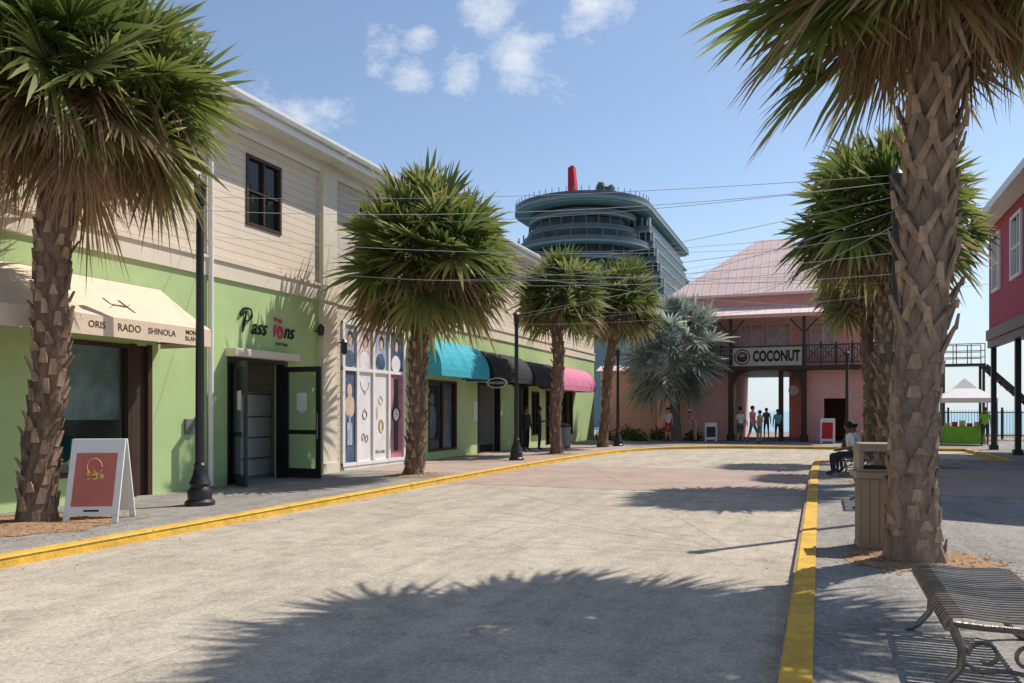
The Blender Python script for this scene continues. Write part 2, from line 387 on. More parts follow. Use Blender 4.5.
def kerb(line, side, name="kerb"):
    b = MB(); n = len(line); off = []
    for i, p in enumerate(line):
        a = V(line[max(0, i - 1)]); c = V(line[min(n - 1, i + 1)]); d = (c - a).normalized(); off.append(V((-d.y, d.x)) * side)
    for i in range(n - 1):
        def pr(k):
            p = V(line[k]); o = off[k]; q = p + o * 0.2; r = p + o * 0.015
            return [(p.x, p.y, -0.002), (r.x, r.y, 0.1), (p.x + o.x * .035, p.y + o.y * .035, 0.118), (q.x, q.y, 0.118), (q.x, q.y, 0.05)]
        A = pr(i); B = pr(i + 1)
        for k in range(4): b.quadv([A[k], B[k], B[k + 1], A[k + 1]])
    return struct(b.obj(name, M['kerb'], smooth=False))
kerb(lk, 1); kerb(rk, -1)
b = MB(); b.quadv([(-11.55, 18.0, 0.104), (-8.25, 18.0, 0.104), (-7.9, 29, 0.104), (-11.55, 29, 0.104)])
b.quadv([(-11.55, 29.01, 0.104), (-7.9, 29.01, 0.104), (-7.0, 33.5, 0.104), (-11.55, 38, 0.104)]); struct(b.obj("brick_paving", M['brick']))
b = MB(); b.quadv([(1.9, 16.5, 0.104), (6.1, 16.5, 0.104), (6.1, 24, 0.104), (1.9, 24, 0.104)]); struct(b.obj("brick_paving", M['brick']))

# ------------------------------------------------------------------ palms
def mixv(a, b, t): return tuple(a[i] * (1 - t) + b[i] * t for i in range(3))
def fan(mb, hub, p, nrm, L, A, nseg, droop, cols, R, cup=0.2, T0=.4, wf=1.15):
    s = p.cross(nrm).normalized(); g = V((0, 0, -1)); da = 2 * A / nseg
    for j in range(nseg):
        a = -A + da * (j + .5) + R.uniform(-.3, .3) * da
        d = (p * math.cos(a) + s * math.sin(a) + nrm * cup * abs(math.sin(a)) * R.uniform(.4, 1.4)).normalized()
        l = L * (.82 + .18 * math.cos(a)) * R.uniform(.78, 1.1)
        w = (s * math.cos(a) - p * math.sin(a)); T = (T0 if j % 2 else -T0) + R.uniform(-.25, .25)
        w = (w * math.cos(T) + nrm * math.sin(T)).normalized()
        h1 = math.tan(da / 2) * .5 * l * wf
        dr = droop * R.uniform(.5, 1.6)
        k = R.uniform(.7, 1.3)
        P = []; C = []
        for t, hw in ((.03, .008), (.5, h1), (.76, h1 * .6), (1.0, .001)):
            q = hub + d * (l * t) + g * (l * dr * (t * t + 1.2 * max(0, t - .6)))
            cc = tuple(x * k for x in (mixv(cols[0], cols[1], t / .75) if t < .75 else mixv(cols[1], cols[2], (t - .75) / .25)))
            P += [q - w * hw, q + w * hw]; C += [cc, cc]
        b0 = len(mb.v); mb.v += [tuple(x) for x in P]; mb.c += C
        for r in range(3):
            mb.f.append((b0 + 2 * r, b0 + 2 * r + 1, b0 + 2 * r + 3, b0 + 2 * r + 2)); mb.m.append(0)
def palm(loc, H, lean, cr, seed, rb, rt, label, nleaf=60, nseg=30, style='wedge', silver=False, skirt=18, barkm='trunk', emin=-42, petf=.54, far=False, skl=1.0):
    R = random.Random(seed)
    t0 = top("palm_tree", label, "tree", loc, 0, "palm trees along the street")
    lx, ly = lean
    def path(z):
        t = z / H; return V((lx * t ** 1.5 + .03 * math.sin(z * 2 + seed), ly * t ** 1.5 + .03 * math.cos(z * 1.7 + seed), z))
    def rr(z):
        t = z / H; base = rb * .35 * math.exp(-z / .22)
        return rb + (rt - rb) * t + base
    b = MB(); ns = 20; pts = [path(H * i / 28) for i in range(29)]
    b.tube(pts, [rr(H * i / 28) for i in range(29)], n=ns)
    nv = []
    for p in b.v:
        o = V((p[0], p[1], 0))
        if o.length > 1e-4: nv.append(tuple(V(p) + o.normalized() * (.035 * noise.noise(V((p[0] * 9, p[1] * 9, p[2] * 5 + seed))))))
        else: nv.append(p)
    b.v = nv
    if not silver:
        z = .12; k = 0; dz = (.028 if not far else .06)
        while z < H - .1:
            a = k * 2.39996 + R.uniform(-.12, .12); k += 1
            c = path(z); r = rr(z); t = z / H
            er = V((math.cos(a), math.sin(a), 0)); ea = V((-math.sin(a), math.cos(a), 0))
            latt = style == 'lattice' and t > .34
            if latt:
                h = R.uniform(.24, .38); out = R.uniform(.03, .12)
                tip = path(min(H, z + h)) + er * (r + out)
                for sg in (-1, 1):
                    a2 = a + sg * R.uniform(.5, .7); e2 = V((math.cos(a2), math.sin(a2), 0)); p0 = c + e2 * (r * .99)
                    b.wedge(p0, tip, (ea + V((0, 0, .6 * sg))).normalized(), er, R.uniform(.07, .1), .055, .03, .03, R.choice((1, 1, 0)))
                b.wedge(tip - V((0, 0, .03)), tip + er * .03 + V((0, 0, R.uniform(.04, .16))), ea, er, .09, .055, .035, .02, 1)
                z += dz * 1.9
            elif style == 'lattice':
                h = R.uniform(.06, .16)
                p0 = c + er * (r * .97); p1 = path(min(H, z + h)) + er * (r + R.uniform(.0, .025))
                b.wedge(p0, p1, ea, er, R.uniform(.1, .17), R.uniform(.04, .1), .03, .014, R.choice((0, 0, 1)))
                z += dz * .8
            else:
                h = R.uniform(.12, .22); out = R.uniform(.02, .1) * (1 if t > .1 else .5)
                p0 = c + er * (r * .96); p1 = path(min(H, z + h)) + er * (r + out) + ea * R.uniform(-.03, .03)
                b.wedge(p0, p1, ea, er, r * .52, r * R.uniform(.14, .32), .05, .03, R.choice((0, 1, 1)))
                z += dz * 1.15
    b.obj("trunk", [M[barkm], M['boot'] if not silver else M[barkm]], t0)
    hub = path(H)
    b = MB(); pb = MB()
    G = [((.10, .13, .025), (.19, .235, .055), (.38, .36, .14)), ((.065, .095, .02), (.14, .185, .042), (.27, .28, .10)), ((.14, .16, .04), (.27, .29, .09), (.46, .39, .20))]
    if silver: G = [((.26, .31, .25), (.42, .47, .40), (.52, .55, .48)), ((.19, .24, .19), (.33, .38, .32), (.47, .50, .43))]
    for i in range(nleaf):
        u = (i + .5) / nleaf
        el = rad(86 - (86 - emin) * (u ** .88)) + R.uniform(-.14, .14); az = i * 2.39996 + R.uniform(-.3, .3)
        d = V((math.cos(az) * math.cos(el), math.sin(az) * math.cos(el), math.sin(el)))
        pl = cr * petf * R.uniform(.65, 1.15); L = cr * (1.04 - petf) * R.uniform(.82, 1.12)
        sag = .04 + .18 * (1 - math.sin(max(el, 0)))
        ph = hub + d * pl + V((0, 0, -pl * sag * .35)); pm = hub + d * pl * .5
        p = (d + V((R.uniform(-.3, .3), R.uniform(-.3, .3), -sag * R.uniform(0, 1.8)))).normalized()
        up = V((0, 0, 1)) if abs(p.z) < .93 else V((math.cos(az), math.sin(az), 0)) * -1
        sd = p.cross(up).normalized(); nrm = sd.cross(p).normalized()
        q = Quaternion(p, R.uniform(-1.25, 1.25)); nrm = q @ nrm
        cols = R.choice(G); low = u > .78 and not silver
        if low and R.random() < .4: cols = ((.16, .12, .05), (.30, .22, .11), (.44, .31, .19))
        pb.tube([hub + d * .05, pm, ph + p * .12], [.022, .016, .01], n=5)
        fan(b, ph, p, nrm, L, rad(R.uniform(95, 135)), nseg, (R.uniform(.02, .15) + (.08 if u > .7 else 0)) if not silver else R.uniform(.03, .12), cols, R, cup=R.uniform(.05, .5))
    pb.c = [((.18, .20, .08) if not silver else (.4, .43, .36))] * len(pb.v)
    o = len(b.v); b.v += pb.v; b.c += pb.c; b.f += [tuple(o + k for k in f) for f in pb.f]; b.m += pb.m
    b.obj("crown", M['leaf'], t0)
    if skirt:
        b = MB()
        for i in range(skirt):
            el = rad(R.uniform(-82, -28)); az = i * 2.39996 + R.uniform(-.4, .4)
            d = V((math.cos(az) * math.cos(el), math.sin(az) * math.cos(el), math.sin(el)))
            st = hub + V((math.cos(az), math.sin(az), 0)) * rt * .9 + V((0, 0, R.uniform(-.25, .15)))
            pl = cr * R.uniform(.15, .5) * skl; ph = st + V((d.x, d.y, d.z * .4)).normalized() * pl
            d2 = (d + V((R.uniform(-.3, .3), R.uniform(-.3, .3), -.4))).normalized()
            s2 = d2.cross(V((0, 0, 1))).normalized(); nrm = Quaternion(d2, R.uniform(-1, 1)) @ s2.cross(d2).normalized()
            br = R.choice([((.28, .17, .10), (.42, .27, .16), (.52, .38, .25)), ((.17, .11, .07), (.29, .19, .12), (.40, .28, .19)), ((.24, .16, .08), (.36, .25, .13), (.46, .34, .21))])
            fan(b, ph, d2, nrm, cr * R.uniform(.26, .46) * skl, rad(R.uniform(25, 80)), max(12, int(nseg * .6)), R.uniform(.1, .4), br, R, cup=.3, wf=.9)
            n0 = len(b.v); b.tube([st, ph + d * .1], [.02, .01], n=5); b.c += [(.24, .16, .1)] * (len(b.v) - n0)
        b.obj("dead_fronds", M['leaf'], t0)
    return t0
def mulch(x, y, r, seed=1):
    R = random.Random(seed); b = MB(); n = 30
    ring = [(x + math.cos(2 * math.pi * k / n) * r * R.uniform(.85, 1.12), y + math.sin(2 * math.pi * k / n) * r * R.uniform(.85, 1.12)) for k in range(n)]
    for k in range(n):
        a = ring[k]; c = ring[(k + 1) % n]; b.quadv([(x, y, .15), (a[0], a[1], .106), (c[0], c[1], .106)])
    for k in range(520):
        a = R.uniform(0, 6.28); q = r * R.uniform(.25, 1.4); px, py = x + math.cos(a) * q, y + math.sin(a) * q
        l = R.uniform(.01, .04); an = R.uniform(0, 6.28); dx, dy = math.cos(an) * l, math.sin(an) * l
        z = .112 + .04 * max(0, 1 - q / r)
        b.quadv([(px - dx, py - dy, z), (px + dy * .4, py - dx * .4, z + .006), (px + dx, py + dy, z + .014), (px - dy * .4, py + dx * .4, z + .004)])
    o = b.obj("mulch_bed", M['mulch']); o["kind"] = "stuff"
palm((-10.15, 7.98, .1), 6.0, (.5, .1), 2.15, 3, .21, .22, "stout fan palm with booted brown trunk in mulch beside the kerb", nleaf=120, nseg=34, skirt=55, skl=1.1, emin=-38)
palm((-9.15, 17.1, .1), 5.2, (.3, .1), 2.4, 5, .2, .2, "round-headed fan palm in front of the poster shop windows", nleaf=120, nseg=26, skirt=34)
palm((-8.87, 27.3, .1), 5.6, (.15, .0), 1.95, 8, .2, .2, "fan palm on brick paving by the black awnings", nleaf=80, nseg=22, skirt=16, far=True)
palm((-8.7, 33.4, .1), 6.2, (.6, .1), 2.25, 11, .2, .2, "fan palm at the bend of the yellow kerb", nleaf=80, nseg=22, skirt=16, far=True)
palm((-6.97, 41.6, .1), 4.7, (-.1, .0), 3.3, 14, .26, .22, "silver-blue fan palm before the pink gateway building", nleaf=85, nseg=24, silver=True, skirt=0, barkm='trunks', emin=-65, petf=.6)
palm((.89, 9.2, .1), 6.2, (.34, .1), 2.45, 21, .235, .215, "tall fan palm with criss-cross booted trunk next to the bin", nleaf=120, nseg=34, style='lattice', skirt=48, barkm='trunk2', emin=-24, skl=.72)
palm((1.35, 19.0, .1), 5.75, (.0, .1), 2.2, 24, .2, .2, "fan palm on the pavement beyond the waste bin", nleaf=105, nseg=24, skirt=24)
palm((1.55, 28.0, .1), 5.6, (-.2, .1), 1.8, 29, .2, .2, "fan palm where the pavement rounds the corner", nleaf=70, nseg=22, skirt=14, far=True)
palm((2.75, 24.5, .1), 6.5, (.1, .1), 1.6, 33, .18, .18, "fan palm behind the tall booted palm", nleaf=60, nseg=22, skirt=14, far=True)
for i, (x, y, r) in enumerate([(-10.15, 7.7, 1.15), (-9.15, 17.1, .7), (.95, 9.3, .75), (1.35, 19, .8), (-8.87, 27.3, .6), (1.55, 28, .7), (2.75, 24.5, .7)]): mulch(x, y, r, i)
R = random.Random(77); b = MB()
for k in range(260):
    if R.random() < .6: x, y, z = R.uniform(-8.5, -7.2), R.uniform(4, 26), .004
    else: x, y, z = R.uniform(-.6, 4), R.uniform(4, 20), .104
    if x < -8.0 or x > -.24: z = .122
    l = R.uniform(.012, .05); an = R.uniform(0, 6.28); dx, dy = math.cos(an) * l, math.sin(an) * l
    b.quadv([(x - dx, y - dy, z), (x + dy * .25, y - dx * .25, z + .006), (x + dx, y + dy, z + .012), (x - dy * .25, y + dx * .25, z + .004)])
o = b.obj("leaf_litter", M['mulch']); o["kind"] = "stuff"

# ------------------------------------------------------------------ shop buildings on the green side
def frame_window(parent, X, y0, y1, z0, z1, fm, gm, cols=1, rows=1, name="window", fw=.07, depth=.12, proud=.03):
    w = top(name, None, None, (X, y0, z0)); w.parent = parent; w.location = V((X, y0, z0)) - parent.location
    b = MB(); H = z1 - z0; W = y1 - y0
    b.box(-depth, proud, 0, fw, 0, H); b.box(-depth, proud, W - fw, W, 0, H); b.box(-depth, proud - .002, fw, W - fw, 0, fw); b.box(-depth, proud - .002, fw, W - fw, H - fw, H)
    for i in range(1, cols): b.box(-depth + .02, proud - .015, W * i / cols - fw * .35, W * i / cols + fw * .35, fw, H - fw)
    for i in range(1, rows): b.box(-depth + .03, proud - .018, fw, W - fw, H * i / rows - fw * .3, H * i / rows + fw * .3)
    b.obj("frame", fm, w)
    b = MB(); b.box(-depth * .55, -depth * .55 + .008, fw, W - fw, fw, H - fw); b.obj("pane", gm, w)
    return w
def awning(parent, X, y0, y1, zt, zb, proj, val, material, curved=True, name="awning", label=None):
    b = MB(); prof = []; SG = .02 if curved else .006
    if curved:
        for i in range(9):
            t = i / 8 * math.pi / 2; prof.append((X + .02 + proj * math.sin(t), zb + val + (zt - zb - val) * math.cos(t)))
    else: prof = [(X + .02, zt), (X + .02 + proj * .5, (zt + zb + val) / 2 - .03), (X + .02 + proj, zb + val)]
    n = max(4, int((y1 - y0) / .9))
    for i in range(n * 4):
        a = y0 + (y1 - y0) * i / (n * 4); c = y0 + (y1 - y0) * (i + 1) / (n * 4); ka, kc = (i % 4) / 4, ((i % 4) + 1) / 4
        da = -SG * math.sin(math.pi * ka); dc = -SG * math.sin(math.pi * kc)
        for j, (p, q) in enumerate(zip(prof[:-1], prof[1:])):
            s0 = 0 if j == 0 else 1; s1 = 0 if j == len(prof) - 2 else 1
            b.quadv([(p[0] + da * s0, a, p[1] + da * s0), (p[0] + dc * s0, c, p[1] + dc * s0), (q[0] + dc * s1, c, q[1] + dc * s1), (q[0] + da * s1, a, q[1] + da * s1)])
        e = prof[-1]; b.quadv([(e[0], a, e[1]), (e[0], c, e[1]), (e[0] + .004, c, zb + dc * .5), (e[0] + .004, a, zb + da * .5)])
    for yy in (y0, y1):
        b.quadv([(X + .02, yy, zb)] + [(p[0], yy, p[1]) for p in prof] + [(prof[-1][0], yy, zb)])
    b.obj(name, material, parent, world=True, **({"label": label} if label else {}))
    b = MB()
    for yy in (y0 + .04, y1 - .04, (y0 + y1) / 2): b.beam((X, yy, zb + .1), (X + proj, yy, zb + .1), .025, .025)
    b.beam((X + proj - .01, y0 + .02, zb + .1), (X + proj - .01, y1 - .02, zb + .1), .025, .025); b.obj("awning_frame", M['steel'], parent, world=True)
def roofset(parent, y0, y1, X=-11.6, ze=8.0, depth=13):
    b = MB(); ex = X + .6
    b.hexa([(ex, y0, ze), (ex, y1, ze), (X - depth / 2, y1, ze + 2.6), (X - depth / 2, y0, ze + 2.6), (ex, y0, ze + .12), (ex, y1, ze + .12), (X - depth / 2, y1, ze + 2.72), (X - depth / 2, y0, ze + 2.72)])
    b.hexa([(X - depth / 2, y0, ze + 2.6), (X - depth / 2, y1, ze + 2.6), (X - depth - .6, y1, ze), (X - depth - .6, y0, ze), (X - depth / 2, y0, ze + 2.72), (X - depth / 2, y1, ze + 2.72), (X - depth - .6, y1, ze + .12), (X - depth - .6, y0, ze + .12)])
    b.obj("roof", M['roofgrey'], parent, world=True)
    b = MB(); b.box(X + .003, ex - .01, y0 + .01, y1 - .01, ze - .14, ze - .11); b.box(ex - .012, ex + .02, y0, y1, ze - .2, ze + .1)
    b.box(X + .004, X + .06, y0 + .01, y1 - .01, ze - .42, ze - .142)
    b.obj("eave", M['white'], parent, world=True)
    b = MB(); pr = [(ex + .02, ze + .12), (ex + .03, ze + .02), (ex + .06, ze - .03), (ex + .12, ze - .02), (ex + .15, ze + .05), (ex + .155, ze + .12)]
    for p, q in zip(pr[:-1], pr[1:]): b.quadv([(p[0], y0, p[1]), (p[0], y1, p[1]), (q[0], y1, q[1]), (q[0], y0, q[1])])
    b.obj("gutter", M['white'], parent, world=True)
def shell(parent, y0, y1, holes_lo, holes_hi, lo, hi, X=-11.6, zt=7.9, depth=13, zs=4.4):
    b = MB(); b.wall(wx(X), y0, y1, .1, zs, .25, holes_lo); b.obj("wall", lo, parent, world=True, label="ground floor wall")
    b = MB(); b.wall(wx(X), y0, y1, zs + .35, zt, .25, holes_hi); b.obj("wall", hi, parent, world=True, label="upper siding wall")
    for yy in (y0, y1 - .2): b = MB(); b.wall(wy(yy), X - depth, X - .26, .1, zt, .2); b.obj("wall", hi, parent, world=True, label="gable end wall")
    b = MB(); b.wall(wx(X - depth), y0 + .21, y1 - .21, .1, zt, .2); b.obj("wall", hi, parent, world=True, label="rear wall")
    b = MB(); b.box(X - .2, X + .05, y0, y1, zs + .002, zs + .35); b.box(X - .2, X + .09, y0, y1, zs + .351, zs + .41); b.obj("trim", M['cream'], parent, world=True)
    b = MB(); b.box(X - depth + .3, X - .26, y0 + .25, y1 - .25, 3.2, 3.3); b.box(X - 3, X - 2.9, y0 + .25, y1 - .25, .1, 3.2); b.obj("interior", M['inter'], parent, world=True)
X = -11.6
B1 = top("shop_building", "green and beige two-storey shop building with beige awning", "building", (X, -3, .1))
shell(B1, -3, 16.7, [(9.4, 10.9, .55, 2.85), (13.55, 15.3, .1, 2.75), (4.5, 8.2, .55, 2.85), (11.0, 11.3, .1, 2.85)], [(14.0, 15.2, 5.7, 7.25), (6, 7.2, 5.7, 7.25), (1, 2.2, 5.7, 7.25)], M['green'], M['beige'])
roofset(B1, -3.3, 16.95)
b = MB(); b.box(X - .1, X + .13, 16.7, 17.3, .1, 7.88); b.box(X - .1, X + .17, 16.66, 17.34, .1, .35); b.box(X - .1, X + .17, 16.66, 17.34, 4.4, 4.78); b.obj("pilaster", M['cream'], B1, world=True)
for y in (14.0, 6, 1): frame_window(B1, X, y, y + 1.2, 5.7, 7.25, M['brown'], M['glassd'], 2, 2)
frame_window(B1, X, 9.4, 10.9, .55, 2.85, M['brown'], M['glass'], 1, 1, "display_window")
frame_window(B1, X, 4.5, 8.2, .55, 2.85, M['brown'], M['glass'], 3, 1, "display_window")
b = MB(); b.box(X - .12, X - .05, 11.0, 11.3, .1, 2.85); b.box(X - .2, X + .035, 10.9, 11.02, .1, 2.87); b.box(X - .2, X + .035, 11.28, 11.38, .1, 2.87); b.obj("door_panel", M['brown'], B1, world=True)
b = MB(); b.box(X - .9, X - .15, 8.7, 12.4, .1, .8); b.obj("display_counter", M['white'], B1, world=True)
b = MB(); b.box(X - .22, X - .2, 9.5, 10.86, 1.5, 2.8); b.obj("poster", M['sky_print'], B1, world=True)
b = MB(); b.box(X - .55, X - .2, 9.5, 10.7, 1.42, 1.45); b.obj("shelf", M['glass'], B1, world=True)
awning(B1, X, 3.5, 11.58, 3.93, 2.82, 1.2, .31, M['awnb'], curved=False, label="beige canvas awning with brand lettering")
for t, y, s, z in (("ORIS", 9.12, .15, 2.98), ("RADO", 9.74, .165, 2.98), ("SHINOLA", 10.42, .145, 2.98), ("MONT", 11.12, .11, 3.035), ("BLANC", 11.12, .11, 2.925)):
    text("lettering", t, B1, (X + 1.2245, y, z), s, FX, M['textbr'], .001, offset=.002)
sl = math.atan2(.37, .6)
RA = Matrix(((0, -math.cos(sl), math.sin(sl)), (1, 0, 0), (0, math.sin(sl), math.cos(sl))))
text("logo", "H", B1, (X + .80, 9.94, 3.384), .66, RA, M['textbr'], .001, offset=-.004)
b = MB(); b.tube([(X + .93, 9.62, 3.312), (X + .80, 9.8, 3.388), (X + .82, 10.05, 3.378), (X + .68, 10.26, 3.462)], .005, 6); b.obj("logo_flourish", M['textbr'], B1, world=True)
b = MB(); b.box(X + .0, X + .28, 13.35, 15.55, 2.80, 2.97); b.obj("door_canopy", M['cream'], B1, world=True, bevel=.01)
b = MB(); b.box(X - .2, X + .03, 13.42, 13.56, .1, 2.8); b.box(X - .2, X + .03, 15.29, 15.42, .1, 2.8); b.box(X - .2, X + .028, 13.55, 15.3, 2.72, 2.799); b.obj("door_frame", M['black'], B1, world=True)
def leafdoor(px, py, ang, w=1.0, h=2.55):
    d = top("door", None, None); d.parent = B1; d.location = V((px, py, .12)) - B1.location; d.rotation_euler = (0, 0, ang)
    b = MB(); b.box(0, .12, -.025, .025, 0, h); b.box(w - .12, w, -.025, .025, 0, h); b.box(.12, w - .12, -.023, .023, 0, .22); b.box(.12, w - .12, -.023, .023, h - .12, h); b.box(.12, w - .12, -.02, .02, 1.0, 1.1); b.obj("frame", M['black'], d)
    b = MB(); b.box(.12, w - .12, -.005, .005, .22, h - .12); b.obj("pane", M['glass'], d)
    b = MB(); b.tube([(w - .06, -.06, .9), (w - .06, -.06, 1.5)], .014, 8); b.obj("handle", M['steel'], d)
    b = MB(); b.box(.35, .62, -.012, -.006, 1.55, 1.95); b.obj("notice", M['pwhite'], d)
leafdoor(X + .04, 15.28, 0.0); leafdoor(X + .04, 13.56, rad(-35))
def stroke(pts, r=.013, material='text', name="script_letter"):
    P = [V((X + .035, y, z)) for y, z in pts]; Q = []
    for i in range(len(P) - 1):
        p0, p1, p2, p3 = P[max(0, i - 1)], P[i], P[i + 1], P[min(len(P) - 1, i + 2)]
        for k in range(5):
            t = k / 5; Q.append(.5 * ((2 * p1) + (p2 - p0) * t + (2 * p0 - 5 * p1 + 4 * p2 - p3) * t * t + (3 * p1 - p0 - 3 * p2 + p3) * t ** 3))
    Q.append(P[-1]); b = MB(); n = len(Q); b.tube(Q, [r * (.7 + .6 * abs(math.sin(i * .35))) for i in range(n)], 6)
    b.obj(name, M[material], B1, world=True, smooth=True)
yb, zb, S = 13.75, 3.34, .84
def L(o, pts): return [(yb + (o + a) * S, zb + c * S * .95) for a, c in pts]
stroke(L(0, [(.12, .0), (.2, .3), (.26, .58), (.05, .46), (.14, .64), (.42, .66), (.48, .48), (.34, .34), (.2, .34)]), .02)
text("lettering", "ass", B1, (X + .03, 14.13, 3.34), .50, FX, M['text'], .012, shear=.35, offset=.0, align='LEFT', sx=.86)
stroke(L(1.40, [(.0, .0), (.05, .3), (.06, .34)]), .024, 'rose', "pink_figure")
stroke(L(1.44, [(.03, .46), (.07, .5), (.03, .54), (.0, .5), (.03, .46)]), .022, 'rose', "pink_figure")
stroke(L(1.55, [(.12, .3), (.02, .2), (.04, .03), (.14, .01), (.2, .14), (.14, .29), (.06, .3)]), .024, 'rose', "pink_figure")
stroke(L(1.62, [(.03, .42), (.07, .48), (.03, .52), (.0, .47), (.03, .42)]), .022, 'rose', "pink_figure")
text("lettering", "ns", B1, (X + .03, 15.26, 3.34), .50, FX, M['text'], .012, shear=.35, offset=.0, align='LEFT', sx=.86)
text("lettering", "DUTY FREE", B1, (X + .03, 15.2, 3.18), .09, FX, M['text'], .005)
text("lettering", "HOUSE OF", B1, (X + .02, 9.35, .78), .22, FX, M['gold'], .003)
b = MB(); b.tube([(X + .62, 12.85, 7.85), (X + .5, 12.85, 7.62), (X + .12, 12.85, 7.3), (X + .08, 12.85, 7.1), (X + .08, 12.85, .15)], .055, 10)
b.obj("downpipe", M['white'], B1, world=True, smooth=True)
b = MB(); b.lathe([(.02, 0), (.07, .02), (.09, .2), (.05, .26), (.01, .3)], (X + .16, 16.55, 3.5), 10); b.box(X, X + .16, 16.53, 16.57, 3.6, 3.64); b.obj("wall_lamp", M['black'], B1, world=True)
b = MB(); b.box(X + .003, X + .06, 12.2, 12.45, 1.2, 1.5); b.obj("meter_box", M['steel'], B1, world=True, bevel=.008)
b = MB(); b.box(X + .003, X + .02, 15.85, 16.1, 1.6, 1.95); b.obj("notice", M['pwhite'], B1, world=True)
def crate(name, label, cat, x, y, z, w, d, h, material, inset=None):
    t = top(name, label, cat, (x, y, z)); b = MB(); b.box(-w / 2, w / 2, -d / 2, d / 2, 0, h); b.obj("body", material, t, bevel=.01)
    b = MB(); b.box(-w / 2 - .01, w / 2 + .01, -d / 2 - .01, d / 2 + .01, h + .001, h + .03); b.obj("lid", inset or material, t, bevel=.005); return t
crate("gift_box", "turquoise gift box on the display counter", "box", X - .31, 10.0, .8, .22, .32, .35, M['turq'])
crate("gift_box", "small orange gift box on the display counter", "box", X - .31, 9.6, .8, .2, .2, .14, M['orange'])
crate("gift_box", "white gift box beside the turquoise one on the counter", "box", X - .31, 10.45, .8, .22, .25, .2, M['pwhite'])
cab = top("display_cabinet", "tall white display cabinet inside the open shop door", "cabinet", (-12.75, 15.75, .1))
b = MB(); b.box(-.02, .0, -.55, .55, 0, 2.0); b.box(-.4, -.02, -.55, -.5, 0, 2.0); b.box(-.4, -.02, .5, .55, 0, 2.0); b.obj("panel", M['white'], cab, bevel=.006)
for z in (.4, .9, 1.4, 1.95): b = MB(); b.box(.002, .05, -.53, .53, z, z + .03); b.obj("shelf", M['steel'], cab)
# poster shop
B2 = top("shop_building", "grey-beige shop building with large jewellery poster windows", "building", (X, 17.3, .1))
b = MB(); b.wall(wx(X), 17.305, 21.2, .1, 4.4, .25, [(17.75, 21.0, .25, 3.95)]); b.obj("wall", M['beige2'], B2, world=True)
b = MB(); b.wall(wx(X), 17.305, 21.2, 4.75, 7.9, .25, [(18.6, 19.8, 5.7, 7.25)]); b.obj("wall", M['beige2'], B2, world=True, label="upper siding wall")
b = MB(); b.wall(wx(X - 13), 17.31, 21.2, .1, 7.9, .2); b.obj("wall", M['beige2'], B2, world=True, label="rear wall")
b = MB(); b.box(X - .2, X + .05, 17.31, 21.2, 4.402, 4.748); b.obj("trim", M['cream'], B2, world=True)
roofset(B2, 16.96, 21.19)
frame_window(B2, X, 18.6, 19.8, 5.7, 7.25, M['brown'], M['glassd'], 2, 2)
b = MB()
ys = [17.75, 18.42, 19.25, 20.1, 21.0]
for y in ys: b.box(X - .12, X + .05, y - .05, y + .05, .2, 4.0)
for z in (.2, 2.72, 3.93): b.box(X - .11, X + .045, 17.7, 21.05, z - .0, z + .09)
b.box(X - .15, X + .02, 17.8, 20.95, .1, .2)
b.obj("shopfront_frame", M['white'], B2, world=True)
pm = [M['navy'], M['pwhite'], M['pwhite'], M['magenta']]; pu = [M['bluegrey'], M['mauve'], M['bluegrey'], M['navy']]
for i in range(4):
    a, c = ys[i] + .05, ys[i + 1] - .05
    b = MB(); b.box(X - .02, X - .005, a, c, .29, 2.72); b.obj("poster", pm[i], B2, world=True)
    b = MB(); b.box(X - .02, X - .005, a, c, 2.81, 3.93); b.obj("poster", pu[i], B2, world=True)
    b = MB(); m0 = (a + c) / 2
    b.ball((X + .0, m0 + .05, 3.58), .004, .15, .2, 12, 8, 2); b.ball((X + .004, m0 + .02, 3.52), .004, .1, .15, 12, 8, 0); b.ball((X - .003, m0, 3.02), .004, .26, .26, 12, 6, 1)
    b.v = [(p[0], min(max(p[1], a), c), max(p[2], 2.82)) for p in b.v]
    b.obj("printed_figure", [M['skin_print'], M['pwhite'] if i % 2 else M['navy'], M['brown']], B2, world=True)
def torus(b, c, R, r, m=0, sy=1.0, n=24, a0=0, a1=2 * math.pi):
    pts = [(c[0], c[1] + R * sy * math.cos(a0 + (a1 - a0) * k / n), c[2] + R * math.sin(a0 + (a1 - a0) * k / n)) for k in range(n + 1)]; b.tube(pts, r, 6, m, cap=False)
xp = X + .002
b = MB(); b.box(xp, xp + .006, 17.96, 18.2, .75, 1.35); b.box(xp, xp + .008, 18.03, 18.13, 1.35, 1.55); b.ball((xp, 18.08, 2.2), .004, .12, .18, 12, 8, 1); b.ball((xp - .004, 18.1, 1.78), .003, .24, .3, 12, 8, 1)
b.v = [(p[0], min(max(p[1], 17.81), 18.36), p[2]) for p in b.v]; b.obj("printed_bottle_advert", [M['bluegrey'], M['skin_print']], B2, world=True)
b = MB(); torus(b, (xp, 18.83, 2.45), .26, .006, sy=.8, a0=math.pi, a1=2 * math.pi); torus(b, (xp, 18.83, 1.55), .11, .012); b.ball((xp, 18.83, 1.69), .006, .045, .04, 8, 5, 1); b.ball((xp, 18.83, 2.16), .006, .05, .06, 8, 5, 1); torus(b, (xp, 18.75, .95), .09, .01, sy=.7); torus(b, (xp, 18.93, .9), .09, .01, sy=.7); b.obj("printed_jewellery", [M['steel'], M['bluegrey']], B2, world=True)
